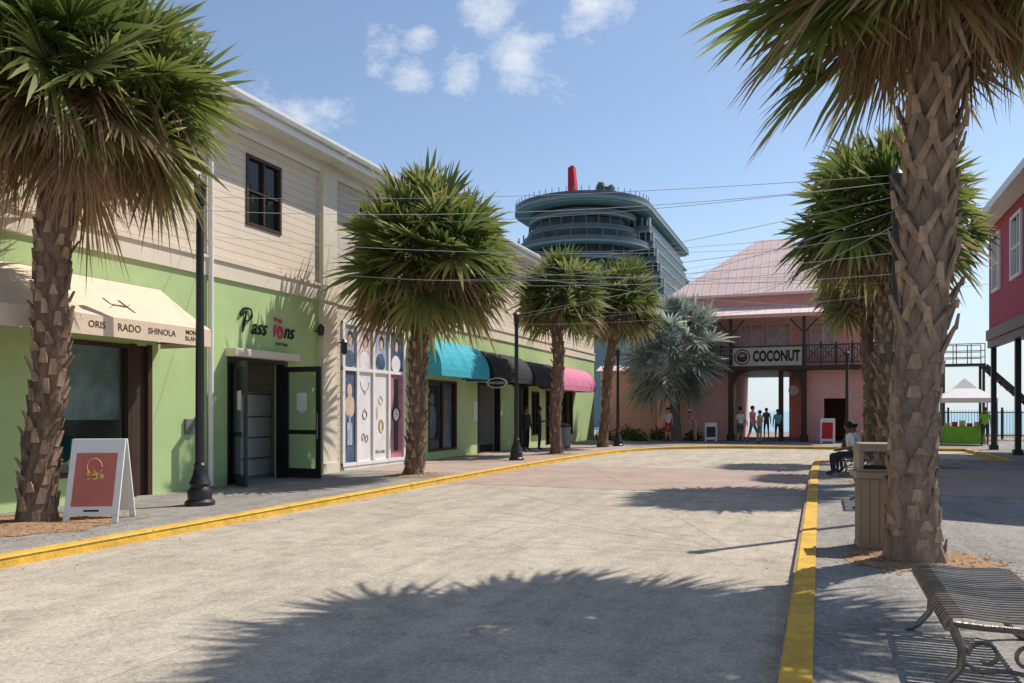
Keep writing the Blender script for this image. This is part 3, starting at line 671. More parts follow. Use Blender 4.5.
b = MB(); torus(b, (xp, 19.67, 1.95), .1, .01, 1); b.ball((xp, 19.67, 2.07), .006, .04, .035, 8, 5); torus(b, (xp, 19.67, 1.25), .17, .014, 1, sy=.6); torus(b, (xp, 19.72, 1.22), .17, .014, 1, sy=.6); b.ball((xp, 19.48, 1.6), .004, .05, .2, 8, 5, 2); b.obj("printed_jewellery", [M['bluegrey'], M['gold'], M['skin_print']], B2, world=True)
b = MB(); torus(b, (xp, 20.55, 1.55), .21, .03); b.ball((xp, 20.55, 1.55), .006, .19, .19, 20, 6, 1); b.box(xp - .004, xp + .004, 20.43, 20.67, 1.75, 2.6); b.box(xp - .004, xp + .004, 20.43, 20.67, .5, 1.35); b.box(xp + .007, xp + .01, 20.54, 20.56, 1.55, 1.69, 0); b.box(xp + .007, xp + .01, 20.55, 20.65, 1.54, 1.56, 0); b.obj("printed_watch", [M['black'], M['pwhite']], B2, world=True)
text("lettering", "BVLGARI", B2, (X - .002, 19.65, .5), .13, FX, M['text'], .002)
b = MB(); b.lathe([(.02, 0), (.08, .05), (.08, .3), (.1, .32), (.02, .42)], (X + .18, 17.55, 3.1), 8); b.box(X, X + .18, 17.53, 17.57, 3.4, 3.43); b.obj("wall_lamp", M['black'], B2, world=True)
# long green shop
B3 = top("shop_building", "long green shop building with teal, black and magenta awnings", "building", (X, 21.2, .1))
hl = [(22.6, 24.7, .35, 2.65), (26.6, 28.6, .1, 2.65), (30.6, 31.8, .1, 2.65), (32.3, 33.3, .6, 2.5), (34.3, 35.6, .1, 2.6), (36.4, 38.4, .5, 2.6)]
hh = [(y, y + 1.2, 5.7, 7.25) for y in (23, 27, 31, 35, 39)]
shell(B3, 21.21, 42.5, hl, hh, M['green'], M['beige'])
roofset(B3, 21.2, 42.8)
for h in hh: frame_window(B3, X, h[0], h[1], h[2], h[3], M['brown'], M['glassd'], 2, 2)
for k in (0, 3, 5): frame_window(B3, X, *hl[k], M['brown'], M['glass'], 2, 1, "display_window")
b = MB(); b.box(X - .16, X - .14, 22.7, 23.6, .4, 2.5); b.obj("poster", M['navy'], B3, world=True)
b = MB(); b.box(X - .16, X - .14, 23.7, 24.6, .4, 2.5); b.obj("poster", M['bluegrey'], B3, world=True)
for yy, zz in ((23.15, 1.6), (24.15, 1.4)): b = MB(); b.ball((X - .132, yy, zz - .3), .006, .3, .55, 12, 8); b.ball((X - .13, yy, zz + .45), .006, .14, .2, 12, 8, 1); b.obj("printed_figure", [M['mauve'], M['skin_print']], B3, world=True)
for (a, c) in ((26.6, 28.6), (30.6, 31.8), (34.3, 35.6)):
    b = MB(); b.box(X - .2, X + .03, a - .08, a + .02, .1, 2.7); b.box(X - .2, X + .03, c - .02, c + .08, .1, 2.7); b.box(X - .2, X + .028, a + .02, c - .02, 2.62, 2.7); b.obj("door_frame", M['black'], B3, world=True)
awning(B3, X, 21.4, 25.1, 3.95, 2.72, 1.05, .2, M['awnt'], label="teal domed awning")
awning(B3, X, 25.5, 29.5, 3.85, 2.70, 1.05, .22, M['awnk'], label="black domed awning")
awning(B3, X, 30.0, 33.2, 3.75, 2.65, 1.0, .22, M['awnk'], label="black domed awning")
awning(B3, X, 33.6, 39.0, 3.75, 2.6, 1.05, .25, M['awnp'], label="magenta domed awning")
b = MB()
def ov(t, s, y): return (X + 1.25 + .38 * s * math.cos(t), y, 2.62 + .18 * s * math.sin(t))
for i in range(28):
    t0 = i / 28 * 6.28319; t1 = (i + 1) / 28 * 6.28319
    b.quadv([(X + 1.25, 25.33, 2.62), ov(t0, 1, 25.33), ov(t1, 1, 25.33)], 0)
    b.quadv([ov(t0, 1, 25.33), ov(t1, 1, 25.33), ov(t1, 1, 25.37), ov(t0, 1, 25.37)], 1)
    b.quadv([ov(t0, .85, 25.324), ov(t1, .85, 25.324), (X + 1.25, 25.324, 2.62)], 1)
b.obj("hanging_sign", [M['white'], M['black']], B3, world=True)
text("lettering", "DIAMONDS", B3, (X + 1.25, 25.318, 2.62), .11, FY, M['white'], .002)
for k, y in enumerate((26.1, 30.25)):
    b = MB(); b.box(X + .003, X + .03, y - .02 + .0, y + .35, 1.3, 2.0); b.obj("wall_poster", M['pwhite'], B3, world=True)

# ------------------------------------------------------------------ gateway building
G = top("gateway_building", "pink two-storey gateway building with balcony and hipped metal roof", "building", (-2.6, 43, .1))
def gw(fr, u0, u1, v0, v1, th, holes=(), lab="pink stucco wall"):
    b = MB(); b.wall(fr, u0, u1, v0, v1, th, holes); b.obj("wall", M['pinkwall'], G, world=True, label=lab)
gw(wy(43.6), -11.5, -4.5, .1, 3.9, .25, [(-8.4, -7.4, .1, 2.3)]); gw(wy(43.6), -.85, 2.3, .1, 3.74, .25, [(.2, 1.3, .1, 2.3)])
gw(wx(-4.2), 43.86, 52, .1, 3.74, .25); gw(wx(-.6), 43.86, 52, .1, 3.74, .25, [(45, 46.2, .1, 2.3), (48, 49.2, .1, 2.3)]); gw(wx(2.3), 43.86, 52, .1, 3.74, .2)
gw(wy(51.8), -11.5, -4.46, .1, 3.9, .2); gw(wy(51.8), -.55, 2.05, .1, 3.74, .2)
gw(wy(51.3), -1.75, -.61, .1, 3.74, .2, (), "short wall added to darken the right of the passage")  # rear wall piece added so the right side of the passage reads darker
gw(wy(44.9), -7.2, 2.3, 3.96, 7.6, .2, [(-6.3, -5.3, 4.9, 6.3), (-4.0, -2.9, 4.9, 6.3), (-2.6, -1.5, 4.9, 6.3), (-.4, .7, 4.9, 6.3)], "upper storey wall")
gw(wx(2.3), 45.1, 52, 3.96, 7.6, .2); gw(wx(-7.0), 45.11, 52, 3.96, 7.6, .2); gw(wy(51.8), -6.9, 2.05, 3.96, 7.6, .2)
salmon = flat("salmon_shutters", (.70, .42, .35))
for (a, c) in ((-6.3, -5.3), (-4.0, -2.9), (-2.6, -1.5), (-.4, .7)):
    b = MB(); b.box(a - .08, a, 44.84, 45.0, 4.85, 6.35); b.box(c, c + .08, 44.84, 45.0, 4.85, 6.35); b.box(a, c, 44.85, 45.0, 6.3, 6.38); b.box(a, c, 44.85, 45, 4.82, 4.9); b.box((a + c) / 2 - .04, (a + c) / 2 + .04, 44.86, 45, 4.9, 6.3); b.box(a, c, 44.95, 44.97, 4.9, 6.3, 1)
    b.obj("window", [M['cream'], M['mauve']], G, world=True)
b = MB(); b.box(-4.9, 2.3, 42.7, 52, 3.745, 3.95); b.box(-7.2, -4.9, 43.86, 52, 3.905, 3.95); b.obj("balcony_floor", M['brown'], G, world=True)
b = MB(); b.hexa([(-11.7, 43.3, 3.9), (-4.95, 43.3, 3.9), (-4.95, 52, 3.91), (-11.7, 52, 3.91), (-11.6, 43.9, 4.2), (-4.95, 43.9, 4.2), (-4.95, 51.9, 4.2), (-11.6, 51.9, 4.2)]); b.obj("wing_roof", M['pinkroof'], G, world=True)
b = MB()
for z in (4.08, 4.95): b.box(-4.85, 2.25, 42.78, 42.83, z, z + .06)
x = -4.8
while x < 2.2:
    b.box(x, x + .035, 42.79, 42.82, 4.14, 4.95); x += .13
xs = [-4.85, -4.2, -.7, .05, .75, 1.5, 2.2]
for x in xs: b.box(x - .04, x + .04, 42.76, 42.84, 3.95, 5.12)
for a, c in zip(xs[2:-1], xs[3:]): b.beam((a, 42.775, 4.14), (c, 42.775, 4.95), .02, .035); b.beam((a, 42.765, 4.95), (c, 42.765, 4.14), .02, .035)
for y in (43.6, 44.4): b.box(-4.84, -4.81, y, y + .03, 3.95, 5.0)
b.box(-4.85, -4.8, 42.84, 44.85, 4.95, 5.0); b.obj("railing", M['black'], G, world=True)
for x in (-4.35, -.75, 2.15):
    b = MB(); b.box(x - .13, x + .13, 42.9, 43.16, .1, 3.74); b.box(x - .2, x + .2, 42.85, 43.2, .1, .45); b.obj("column", M['brown'], G, world=True)
    b = MB(); b.box(x - .08, x + .08, 42.86, 43.02, 3.96, 6.5)
    for sg in (-1, 1): b.beam((x + sg * .08, 42.94, 5.7), (x + sg * .65, 42.94, 6.35), .06, .08)
    b.obj("balcony_post", M['black'], G, world=True)
b = MB(); b.box(-2.0, -1.76, 43.4, 43.65, .1, 3.74); b.obj("column", M['brown'], G, world=True)
for sg, x in ((1, -4.22), (-1, -.88)):
    b = MB()
    pr = [(x + sg * 1.0 * (1 - math.cos(t)), 3.74 - 1.0 * (1 - math.sin(t))) for t in [i / 8 * math.pi / 2 for i in range(9)]]
    for p, q in zip(pr[:-1], pr[1:]): b.hexa([(p[0], 42.95, p[1]), (q[0], 42.95, q[1]), (q[0], 42.95, 3.742), (p[0], 42.95, 3.742), (p[0], 43.1, p[1]), (q[0], 43.1, q[1]), (q[0], 43.1, 3.742), (p[0], 43.1, 3.742)])
    b.obj("arch_bracket", M['brown'], G, world=True)
b = MB(); b.hexa([(-7.7, 42.3, 6.45), (2.8, 42.3, 6.45), (2.8, 44.9, 7.35), (-7.7, 44.9, 7.35), (-7.7, 42.3, 6.55), (2.8, 42.3, 6.55), (2.8, 44.9, 7.45), (-7.7, 44.9, 7.45)]); b.obj("lower_roof", M['pinkroof'], G, world=True)
b = MB(); b.box(-7.7, 2.8, 42.24, 42.3, 6.4, 6.58); b.obj("fascia", salmon, G, world=True)
b = MB(); b.wall(wy(44.6), -7.3, 2.4, 7.3, 7.95, .25); b.obj("clerestory", M['pinkwall'], G, world=True)
x0, x1, y0, y1, z0 = -7.9, 2.9, 44.0, 53.0, 7.9; apL = (-3.4, 48.5, 11.6); apR = (-1.6, 48.5, 11.6)
b = MB(); b.quadv([(x0, y0, z0), (x1, y0, z0), apR, apL]); b.obj("roof", M['pinkroof'], G, world=True)
b = MB(); b.quadv([(x1, y1, z0), (x0, y1, z0), apL, apR]); b.obj("roof", M['pinkroof'], G, world=True, label="rear roof slope")
pr2 = lapmat("pink_metal_roof_side", (0.80, 0.58, 0.52), 0.42, axis=1, profile='seam', dark=.78)
b = MB(); b.quadv([(x1, y0, z0), (x1, y1, z0), apR]); b.quadv([(x0, y1, z0), (x0, y0, z0), apL]); b.box(x0, x1, y0, y1, z0 - .12, z0 - .01); b.obj("roof", pr2, G, world=True, label="hipped roof ends")
SG = top("sign_banner", "long weathered beige banner sign with black lettering on balcony rail", "sign", (-2.6, 42.7, 3.9))
b = MB(); b.box(-4.22, -.85, 42.66, 42.7, 3.98, 4.90); b.obj("board", M['signc'], SG, world=True)
text("lettering", "COCONUT", SG, (-2.08, 42.65, 4.44), .74, FY, M['text'], .006, offset=.032, sx=.60)
b = MB(); cx, cz = -3.75, 4.44
for i in range(24):
    t0 = i / 24 * 6.28319; t1 = (i + 1) / 24 * 6.28319
    def dk(r, y, m): b.quadv([(cx, y, cz)] + [(cx + r * math.cos(t), y, cz + r * math.sin(t)) for t in (t0, t1)], m)
    dk(.40, 42.653, 0); dk(.34, 42.649, 1); dk(.27, 42.645, 0); dk(.19, 42.641, 2)
for k in range(5):
    a = .5 + k * .53; b.beam((cx, 42.637, cz), (cx + .22 * math.cos(a), 42.637, cz + .22 * math.sin(a)), .03, .004, 1, up=(0, 1, 0))
b.obj("emblem", [M['text'], M['signc'], M['textbr']], SG, world=True)
RS = top("round_sign", "round pale hanging sign inside the gateway passage", "sign", (-1.3, 44.6, 2.75))
b = MB(); b.tube([(0, -.03, 0), (0, .03, 0)], .26, 20); b.obj("disc", M['white'], RS); b = MB(); b.box(-.01, .01, -.01, .01, .26, .98); b.obj("hanger", M['black'], RS)

# ------------------------------------------------------------------ maroon building
R1 = top("shop_building", "maroon clapboard building raised on black columns", "building", (6.4, 20, .1))
wh = [(35.0, 36.2, 6.4, 8.45), (31.5, 32.9, 6.4, 8.45), (27, 28.4, 6.4, 8.45), (22.5, 23.9, 6.4, 8.45)]
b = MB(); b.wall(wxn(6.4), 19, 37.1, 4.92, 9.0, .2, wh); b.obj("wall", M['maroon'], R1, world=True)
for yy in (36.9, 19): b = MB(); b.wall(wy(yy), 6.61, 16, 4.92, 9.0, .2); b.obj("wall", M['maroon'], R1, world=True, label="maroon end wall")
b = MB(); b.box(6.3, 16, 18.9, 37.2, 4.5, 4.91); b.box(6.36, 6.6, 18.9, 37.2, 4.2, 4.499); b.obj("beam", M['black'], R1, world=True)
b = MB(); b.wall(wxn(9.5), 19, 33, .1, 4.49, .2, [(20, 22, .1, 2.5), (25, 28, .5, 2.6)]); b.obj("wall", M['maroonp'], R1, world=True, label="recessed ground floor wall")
for (a, c, d, e) in wh:
    b = MB(); b.box(6.33, 6.5, a - .12, a + .02, d - .1, e + .1); b.box(6.33, 6.5, c - .02, c + .12, d - .1, e + .1); b.box(6.332, 6.5, a + .02, c - .02, e, e + .1); b.box(6.3, 6.5, a + .02, c - .02, d - .1, d); b.box(6.38, 6.5, a, c, (d + e) / 2 - .03, (d + e) / 2 + .03); b.box(6.39, 6.5, (a + c) / 2 - .03, (a + c) / 2 + .03, d, e); b.box(6.5, 6.52, a, c, d, e, 1)
    b.obj("window", [M['white'], M['shipm']], R1, world=True)
for y in (36.8, 32.6, 28.4, 24.2, 20.0):
    b = MB(); b.box(6.42, 6.6, y - .09, y + .09, .1, 4.19); b.box(6.36, 6.66, y - .15, y + .15, .1, .3); b.obj("column", M['black'], R1, world=True)
b = MB(); b.hexa([(5.75, 18.4, 9.05), (11.2, 18.4, 11.6), (11.2, 37.8, 11.6), (5.75, 37.8, 9.05), (5.75, 18.4, 9.17), (11.2, 18.4, 11.72), (11.2, 37.8, 11.72), (5.75, 37.8, 9.17)]); b.hexa([(11.2, 18.4, 11.6), (16.6, 18.4, 9.05), (16.6, 37.8, 9.05), (11.2, 37.8, 11.6), (11.2, 18.4, 11.72), (16.6, 18.4, 9.17), (16.6, 37.8, 9.17), (11.2, 37.8, 11.72)]); b.obj("roof", M['roofgrey'], R1, world=True)
b = MB(); b.box(5.66, 5.74, 18.4, 37.8, 8.92, 9.2); b.box(5.745, 6.39, 18.5, 37.7, 8.99, 9.02); b.obj("eave", M['white'], R1, world=True)

# ------------------------------------------------------------------ ship
SH = top("cruise_ship", "large grey cruise ship with rounded stern decks and red funnel", "ship", (-45, 165, -1.3))
cx, cy = -45.5, 158.0
def disc(rx, ry, n=40, ccx=cx, back=50):
    pts = [(ccx + rx * math.cos(t), cy + ry * math.sin(t)) for t in [math.pi + math.pi * i / n for i in range(n + 1)]]
    return pts + [(ccx + rx, cy + back), (ccx - rx, cy + back)]
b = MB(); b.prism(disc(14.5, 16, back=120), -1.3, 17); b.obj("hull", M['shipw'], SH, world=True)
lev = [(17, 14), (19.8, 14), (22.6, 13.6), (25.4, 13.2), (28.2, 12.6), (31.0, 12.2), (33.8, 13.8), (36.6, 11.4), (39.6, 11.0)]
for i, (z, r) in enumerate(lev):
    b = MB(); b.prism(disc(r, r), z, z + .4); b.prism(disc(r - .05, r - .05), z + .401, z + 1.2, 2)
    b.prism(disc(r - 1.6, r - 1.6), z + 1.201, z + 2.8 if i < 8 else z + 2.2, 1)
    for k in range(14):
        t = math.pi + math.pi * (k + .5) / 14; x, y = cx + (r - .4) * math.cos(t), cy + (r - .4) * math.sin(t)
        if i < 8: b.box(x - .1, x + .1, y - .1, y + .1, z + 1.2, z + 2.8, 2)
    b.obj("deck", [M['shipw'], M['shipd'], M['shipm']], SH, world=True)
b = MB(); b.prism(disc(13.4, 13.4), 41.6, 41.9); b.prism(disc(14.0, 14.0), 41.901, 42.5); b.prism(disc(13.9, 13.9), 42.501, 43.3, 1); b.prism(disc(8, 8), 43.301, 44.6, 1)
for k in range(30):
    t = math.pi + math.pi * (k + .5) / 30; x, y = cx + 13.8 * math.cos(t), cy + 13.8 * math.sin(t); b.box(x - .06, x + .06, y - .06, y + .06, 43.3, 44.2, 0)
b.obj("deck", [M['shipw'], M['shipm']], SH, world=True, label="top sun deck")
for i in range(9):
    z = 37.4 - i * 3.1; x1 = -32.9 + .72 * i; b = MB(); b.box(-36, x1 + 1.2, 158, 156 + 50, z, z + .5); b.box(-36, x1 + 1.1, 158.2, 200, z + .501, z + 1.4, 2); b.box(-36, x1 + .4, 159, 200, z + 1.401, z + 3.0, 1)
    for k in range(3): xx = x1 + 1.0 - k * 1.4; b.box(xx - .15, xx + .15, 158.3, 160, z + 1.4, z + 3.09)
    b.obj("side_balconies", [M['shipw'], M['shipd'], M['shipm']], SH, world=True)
b = MB(); b.hexa([(-52.2, 169, 44), (-49.8, 169, 44), (-49.8, 172, 44), (-52.2, 172, 44), (-52.3, 169.3, 55.8), (-51.0, 169.3, 56.4), (-51.0, 171.6, 56.4), (-52.3, 171.6, 55.8)]); b.obj("funnel", M['red'], SH, world=True, bevel=.3)
b = MB(); b.box(-57, -38.5, 164, 175, 44.602, 46.6, 0); b.lathe([(.9, 0), (1.3, .8), (.9, 1.6), (.2, 2)], (-41.5, 158, 46.4)); b.box(-42.6, -38.6, 156, 160, 44.6, 46.4, 0); b.lathe([(.6, 0), (.8, .5), (.6, 1.0), (.1, 1.3)], (-39.5, 158, 46.4)); b.box(-54.0, -51.5, 158, 160, 44.6, 46.8); b.tube([(-44, 165, 44), (-44, 165, 50.5)], .2, 6); b.obj("radar_mast", M['shipm'], SH, world=True)

# ------------------------------------------------------------------ street furniture
def lamp_post(x, y, h, label):
    t = top("street_lamp", label, "street lamp", (x, y, .1), 0, "black lamp posts along the street")
    b = MB(); b.lathe([(.24, 0), (.24, .06), (.19, .1), (.2, .22), (.15, .30), (.17, .36), (.12, .48), (.09, .62), (.1, .66), (.075, .7)], n=16); b.obj("base", M['black'], t, smooth=True)
    b = MB(); b.lathe([(.074, .701), (.068, h * .5), (.06, h - .25), (.085, h - .24), (.085, h - .18), (.06, h - .17)], n=14); b.obj("post", M['black'], t, smooth=True)
    b = MB(); b.lathe([(.065, h - .165), (.09, h - .1), (.1, h + .08), (.11, h + .1), (.04, h + .18), (.015, h + .26)], n=14); b.obj("lamp_head", M['black'], t, smooth=True)
    return t
lamp_post(-9.55, 10.4, 5.2, "tall black lamp post with bulbous base before green wall")
lamp_post(-8.94, 23.5, 4.5, "black lamp post beside the black awning shop")
lamp_post(-8.35, 34.6, 4.1, "black lamp post at the bend of the kerb")
lamp_post(1.02, 12.5, 4.8, "black lamp post behind the booted palm trunk")
lamp_post(1.1, 37.6, 4.0, "black lamp post before the pink gateway building")

def bench(loc, rot, label, L=1.62, W=.62):
    t = top("park_bench", label, "bench", loc, rot, "backless metal strap benches")
    prof = [(-.31, .375), (-.315, .41), (-.29, .445), (-.22, .452), (-.12, .445), (0, .44), (.12, .445), (.22, .452), (.29, .445), (.315, .41), (.31, .375)]
    b = MB(); n = int(L / .062)
    for i in range(n):
        y = -L / 2 + L * (i + .5) / n
        for p, q in zip(prof[:-1], prof[1:]):
            a = V((p[0], y, p[1])); c = V((q[0], y, q[1])); d = (c - a).normalized(); b.beam(a - d * .003, c + d * .003, .036, .009, up=(d.z * -1, 0, d.x) if abs(d.x) > .05 else (1, 0, 0))
    b.obj("seat", M['bronze'], t)
    for sx in (-.3, .3): b = MB(); b.tube([(sx, -L / 2 + .0, .385), (sx, L / 2, .385)], .013, 8); b.obj("side_rail", M['bronze'], t, smooth=True)
    for sy in (-L / 2 + .15, L / 2 - .15):
        for sx in (-1, 1):
            b = MB(); b.tube([(sx * .28, sy, .40), (sx * .25, sy, .34), (sx * .21, sy, .24), (sx * .22, sy, .14), (sx * .29, sy, .05), (sx * .34, sy, .02), (sx * .37, sy, .012)], [.02, .024, .024, .022, .022, .026, .02], 8); b.obj("leg", M['bronze'], t, smooth=True)
        b = MB(); b.tube([(-.28, sy, .38), (-.1, sy, .37), (.1, sy, .37), (.28, sy, .38)], .018, 8)
        for sg in (-1, 1):
            pts = [(sg * (.03 + .085 * math.cos(a) * (1 - a / 9)) + sg * .07, sy, .22 + .085 * math.sin(a) * (1 - a / 9)) for a in [k * .45 for k in range(13)]]
            b.tube(pts, .012, 6)
            b.tube([(sg * .22, sy, .18), (sg * .12, sy, .13), (0, sy, .15)], .013, 6)
        b.obj("scroll_brace", M['bronze'], t, smooth=True)
    return t
BN = bench((.94, 5.62, .1), 0, "dark bronze backless strap bench on grey pavement")
copy_thing(BN, (.85, 14.4, .1), 0, "dark bronze backless bench beyond the tan bin")
copy_thing(BN, (.80, 21.1, .1), 0, "dark backless bench where two people sit")

TB = top("waste_bin", "tan slatted waste bin with hooded top beside the palm", "waste bin", (.60, 9.95, .1), rad(6))
b = MB(); b.box(-.2, .2, -.2, .2, .05, .80); b.obj("body", M['tan'], TB, bevel=.012)
b = MB(); b.box(-.21, .21, -.21, .21, 0, .06); b.obj("base", M['tanp'], TB, bevel=.01)
b = MB(); b.box(-.25, .25, -.25, .25, .8, .87); b.box(-.215, .215, -.215, .215, .869, .9); b.obj("rim", M['tanp'], TB, bevel=.01)
for sx in (-1, 1): b = MB(); b.box(sx * .19 - .025, sx * .19 + .025, -.2, .2, .9, 1.1); b.obj("hood_side", M['tanp'], TB, bevel=.006)
b = MB(); b.hexa([(-.23, -.23, 1.1), (.23, -.23, 1.1), (.23, .23, 1.1), (-.23, .23, 1.1), (-.2, -.2, 1.19), (.2, -.2, 1.19), (.2, .2, 1.19), (-.2, .2, 1.19)]); b.obj("hood", M['tanp'], TB, bevel=.012)
b = MB(); b.box(-.15, .15, -.15, .15, .901, .93); b.obj("opening", M['dark'], TB)
T2 = top("waste_bin", "dark cylindrical waste bin on the brick pavement", "waste bin", (-10.0, 31.8, .1))
b = MB(); b.lathe([(.26, 0), (.3, .06), (.3, .8), (.33, .82), (.33, .88)], n=18); b.obj("body", M['steel'], T2); b = MB(); b.lathe([(.32, .881), (.28, .98), (.12, 1.04)], n=18); b.obj("lid", M['black'], T2)

def aboard(loc, rot, label, w=.62, h=1.15, face=None, detail=True, sp=.27):
    t = top("sandwich_board", label, "sign", loc, rot, None)
    for sg in (-1, 1):
        b = MB(); fb = lambda x, z, o=0.0: V((x, sg * (sp * (1 - z / h) + .012 + o), z))
        nn = V((0, sg * h, sp)).normalized()
        def plate(x0, x1, z0, z1, o0, o1, m):
            P = [fb(x0, z0) + nn * o0, fb(x1, z0) + nn * o0, fb(x1, z1) + nn * o0, fb(x0, z1) + nn * o0, fb(x0, z0) + nn * o1, fb(x1, z0) + nn * o1, fb(x1, z1) + nn * o1, fb(x0, z1) + nn * o1]; b.hexa(P, m)
        plate(-w / 2, w / 2, .1, h, 0, .03, 0)
        plate(-w / 2, -w / 2 + .08, 0, .098, 0, .03, 0); plate(w / 2 - .08, w / 2, 0, .098, 0, .03, 0)
        b.obj("panel", M['white'], t, bevel=.006)
        b = MB(); plate(-w * .38, w * .38, .22, h - .2, .031, .036, 0); b.obj("poster", face or M['poster'], t)
        if detail and sg < 0:
            b = MB(); c = fb(0, .62) + nn * .04
            for k in range(14):
                a = k * .9; q = c + V((math.cos(a) * .03 * (k % 4), 0, math.sin(a) * .035 * (k % 4))); b.ball(q, .03, .008, .035, 8, 5, k % 2)
            pts = [c + V((.1 * math.cos(a), 0, .14 + .12 * math.sin(a))) for a in [i * .5 for i in range(13)]]; b.tube(pts, .006, 5, 1)
            b.obj("printed_jewellery", [M['orange'], M['gold']], t)
            b = MB(); plate(-.1, .1, .15, .175, .031, .034, 0); b.obj("caption", M['text'], t)
    return t
aboard((-9.55, 8.45, .1), rad(28), "white sandwich board with coral jewellery poster", w=.72, sp=.33)
aboard((-5.2, 41.6, .1), rad(10), "small dark chalkboard stand near the gateway", w=.6, h=.95, face=M['shipd'], detail=False)
aboard((.35, 41.2, .1), rad(-5), "small red and white stand board beside the gateway", w=.65, h=1.2, face=M['red'], detail=False)

ST = top("market_tent", "small white peaked market tent over a stall", "tent", (6.3, 42.3, .1))
b = MB(); z0, z1, w = 2.15, 3.1, 1.15
CN = [(-w, -w), (w, -w), (w, w), (-w, w)]
for i in range(4):
    a, d = CN[i], CN[(i + 1) % 4]; b.quadv([(a[0], a[1], z0), (d[0], d[1], z0), (d[0] * .4, d[1] * .4, z0 + .45), (a[0] * .4, a[1] * .4, z0 + .45)]); b.quadv([(a[0] * .4, a[1] * .4, z0 + .45), (d[0] * .4, d[1] * .4, z0 + .45), (0, 0, z1)]); b.quadv([(a[0], a[1], z0 - .2), (d[0], d[1], z0 - .2), (d[0], d[1], z0), (a[0], a[1], z0)])
b.obj("canopy", M['white'], ST)
for c in CN: b = MB(); b.tube([(c[0] * .97, c[1] * .97, 0), (c[0] * .97, c[1] * .97, 2.1)], .03, 6); b.obj("pole", M['steel'], ST)
TBL = top("market_table", "stall table draped in lime-green cloth", "table", (6.1, 41.6, .1))
b = MB(); b.hexa([(-.9, -.45, .05), (.9, -.45, .05), (.9, .45, .05), (-.9, .45, .05), (-.8, -.36, .85), (.8, -.36, .85), (.8, .36, .85), (-.8, .36, .85)]); b.obj("cloth", M['lime'], TBL)
for k in range(5): b = MB(); b.box(-.7 + k * .3, -.5 + k * .3, -.15, .15, .855, 1.0 + .06 * (k % 3)); b.obj("goods", M['red'] if k % 2 else M['gold'], TBL)
SC = top("steel_staircase", "dark steel staircase and landing on posts near the sea", "staircase", (7.4, 49.5, .1), math.pi)
b = MB(); b.box(-.9, 1.2, -.6, .6, 4.0, 4.12); b.obj("landing", M['black'], SC)
b = MB()
for i in range(14): b.box(-.9 - .28 * (i + 1), -.9 - .28 * i, -.5, .5, 3.72 - .27 * i, 3.76 - .27 * i)
b.beam((-.9, -.52, 4.0), (-4.8, -.52, .1), .05, .22); b.beam((-.9, .52, 4.0), (-4.8, .52, .1), .05, .22)
b.obj("flight", M['black'], SC)
b = MB()
for x in (-.85, -.2, .5, 1.15):
    for y in (-.58, .58): b.box(x - .02, x + .02, y - .02, y + .02, 4.1, 5.2)
for z in (4.45, 4.8, 5.18):
    for y in (-.58, .58): b.box(-.87, 1.17, y - .018, y + .018, z - .02, z + .02)
b.obj("railing", M['black'], SC)
for x in (-.8, 1.1):
    for y in (-.5, .5): b = MB(); b.box(x - .06, x + .06, y - .06, y + .06, 0, 4.0); b.obj("post", M['black'], SC)
FE = top("metal_fence", "black metal picket fence along the waterfront", "fence", (4, 50, .1))
b = MB()
x = 0
while x < 16: b.box(x, x + .02, 0, .02, .1, 1.6); x += .14
b.obj("pickets", M['black'], FE)
b = MB()
for z in (.2, 1.45): b.box(0, 16, .021, .05, z, z + .05)
b.obj("rail", M['black'], FE)
for k in range(7): b = MB(); b.box(k * 2.6, k * 2.6 + .1, -.04, .06, 0, 1.75); b.obj("post", M['black'], FE)

def shrub(x, y, r, seed, label):
    R = random.Random(seed); b = MB()
    for i in range(420):
        d = V((R.gauss(0, 1), R.gauss(0, 1), abs(R.gauss(0, .9)))).normalized() * r * R.uniform(.5, 1.05); d.z *= 1.1
        a = V((R.uniform(-1, 1), R.uniform(-1, 1), R.uniform(-.3, 1))).normalized(); s = a.cross(d).normalized(); l = R.uniform(.1, .2)
        g = R.uniform(.6, 1.4); cc = (.07 * g, .12 * g, .035 * g)
        b.quadv([d, d + a * l * .5 + s * l * .25, d + a * l, d + a * l * .5 - s * l * .25], 0, [cc] * 4)
    t = top("shrub", label, "plant", (x, y, .1), 0, "low shrubs by the gateway"); b.obj("foliage", M['shrub'], t)
    b = MB()
    for k in range(5): b.tube([(0, 0, 0), (R.uniform(-.3, .3) * r, R.uniform(-.3, .3) * r, r * .8)], [.02, .008], 5)
    b.obj("stems", M['trunks'], t)
for i, (x, y, r) in enumerate([(-8.9, 40.8, .55), (-8.0, 42.6, .6), (-6.2, 42.4, .5), (-9.8, 42.2, .7), (-10.7, 41.2, .5)]): shrub(x, y, r, i, "low green shrub at the foot of the pink wall")

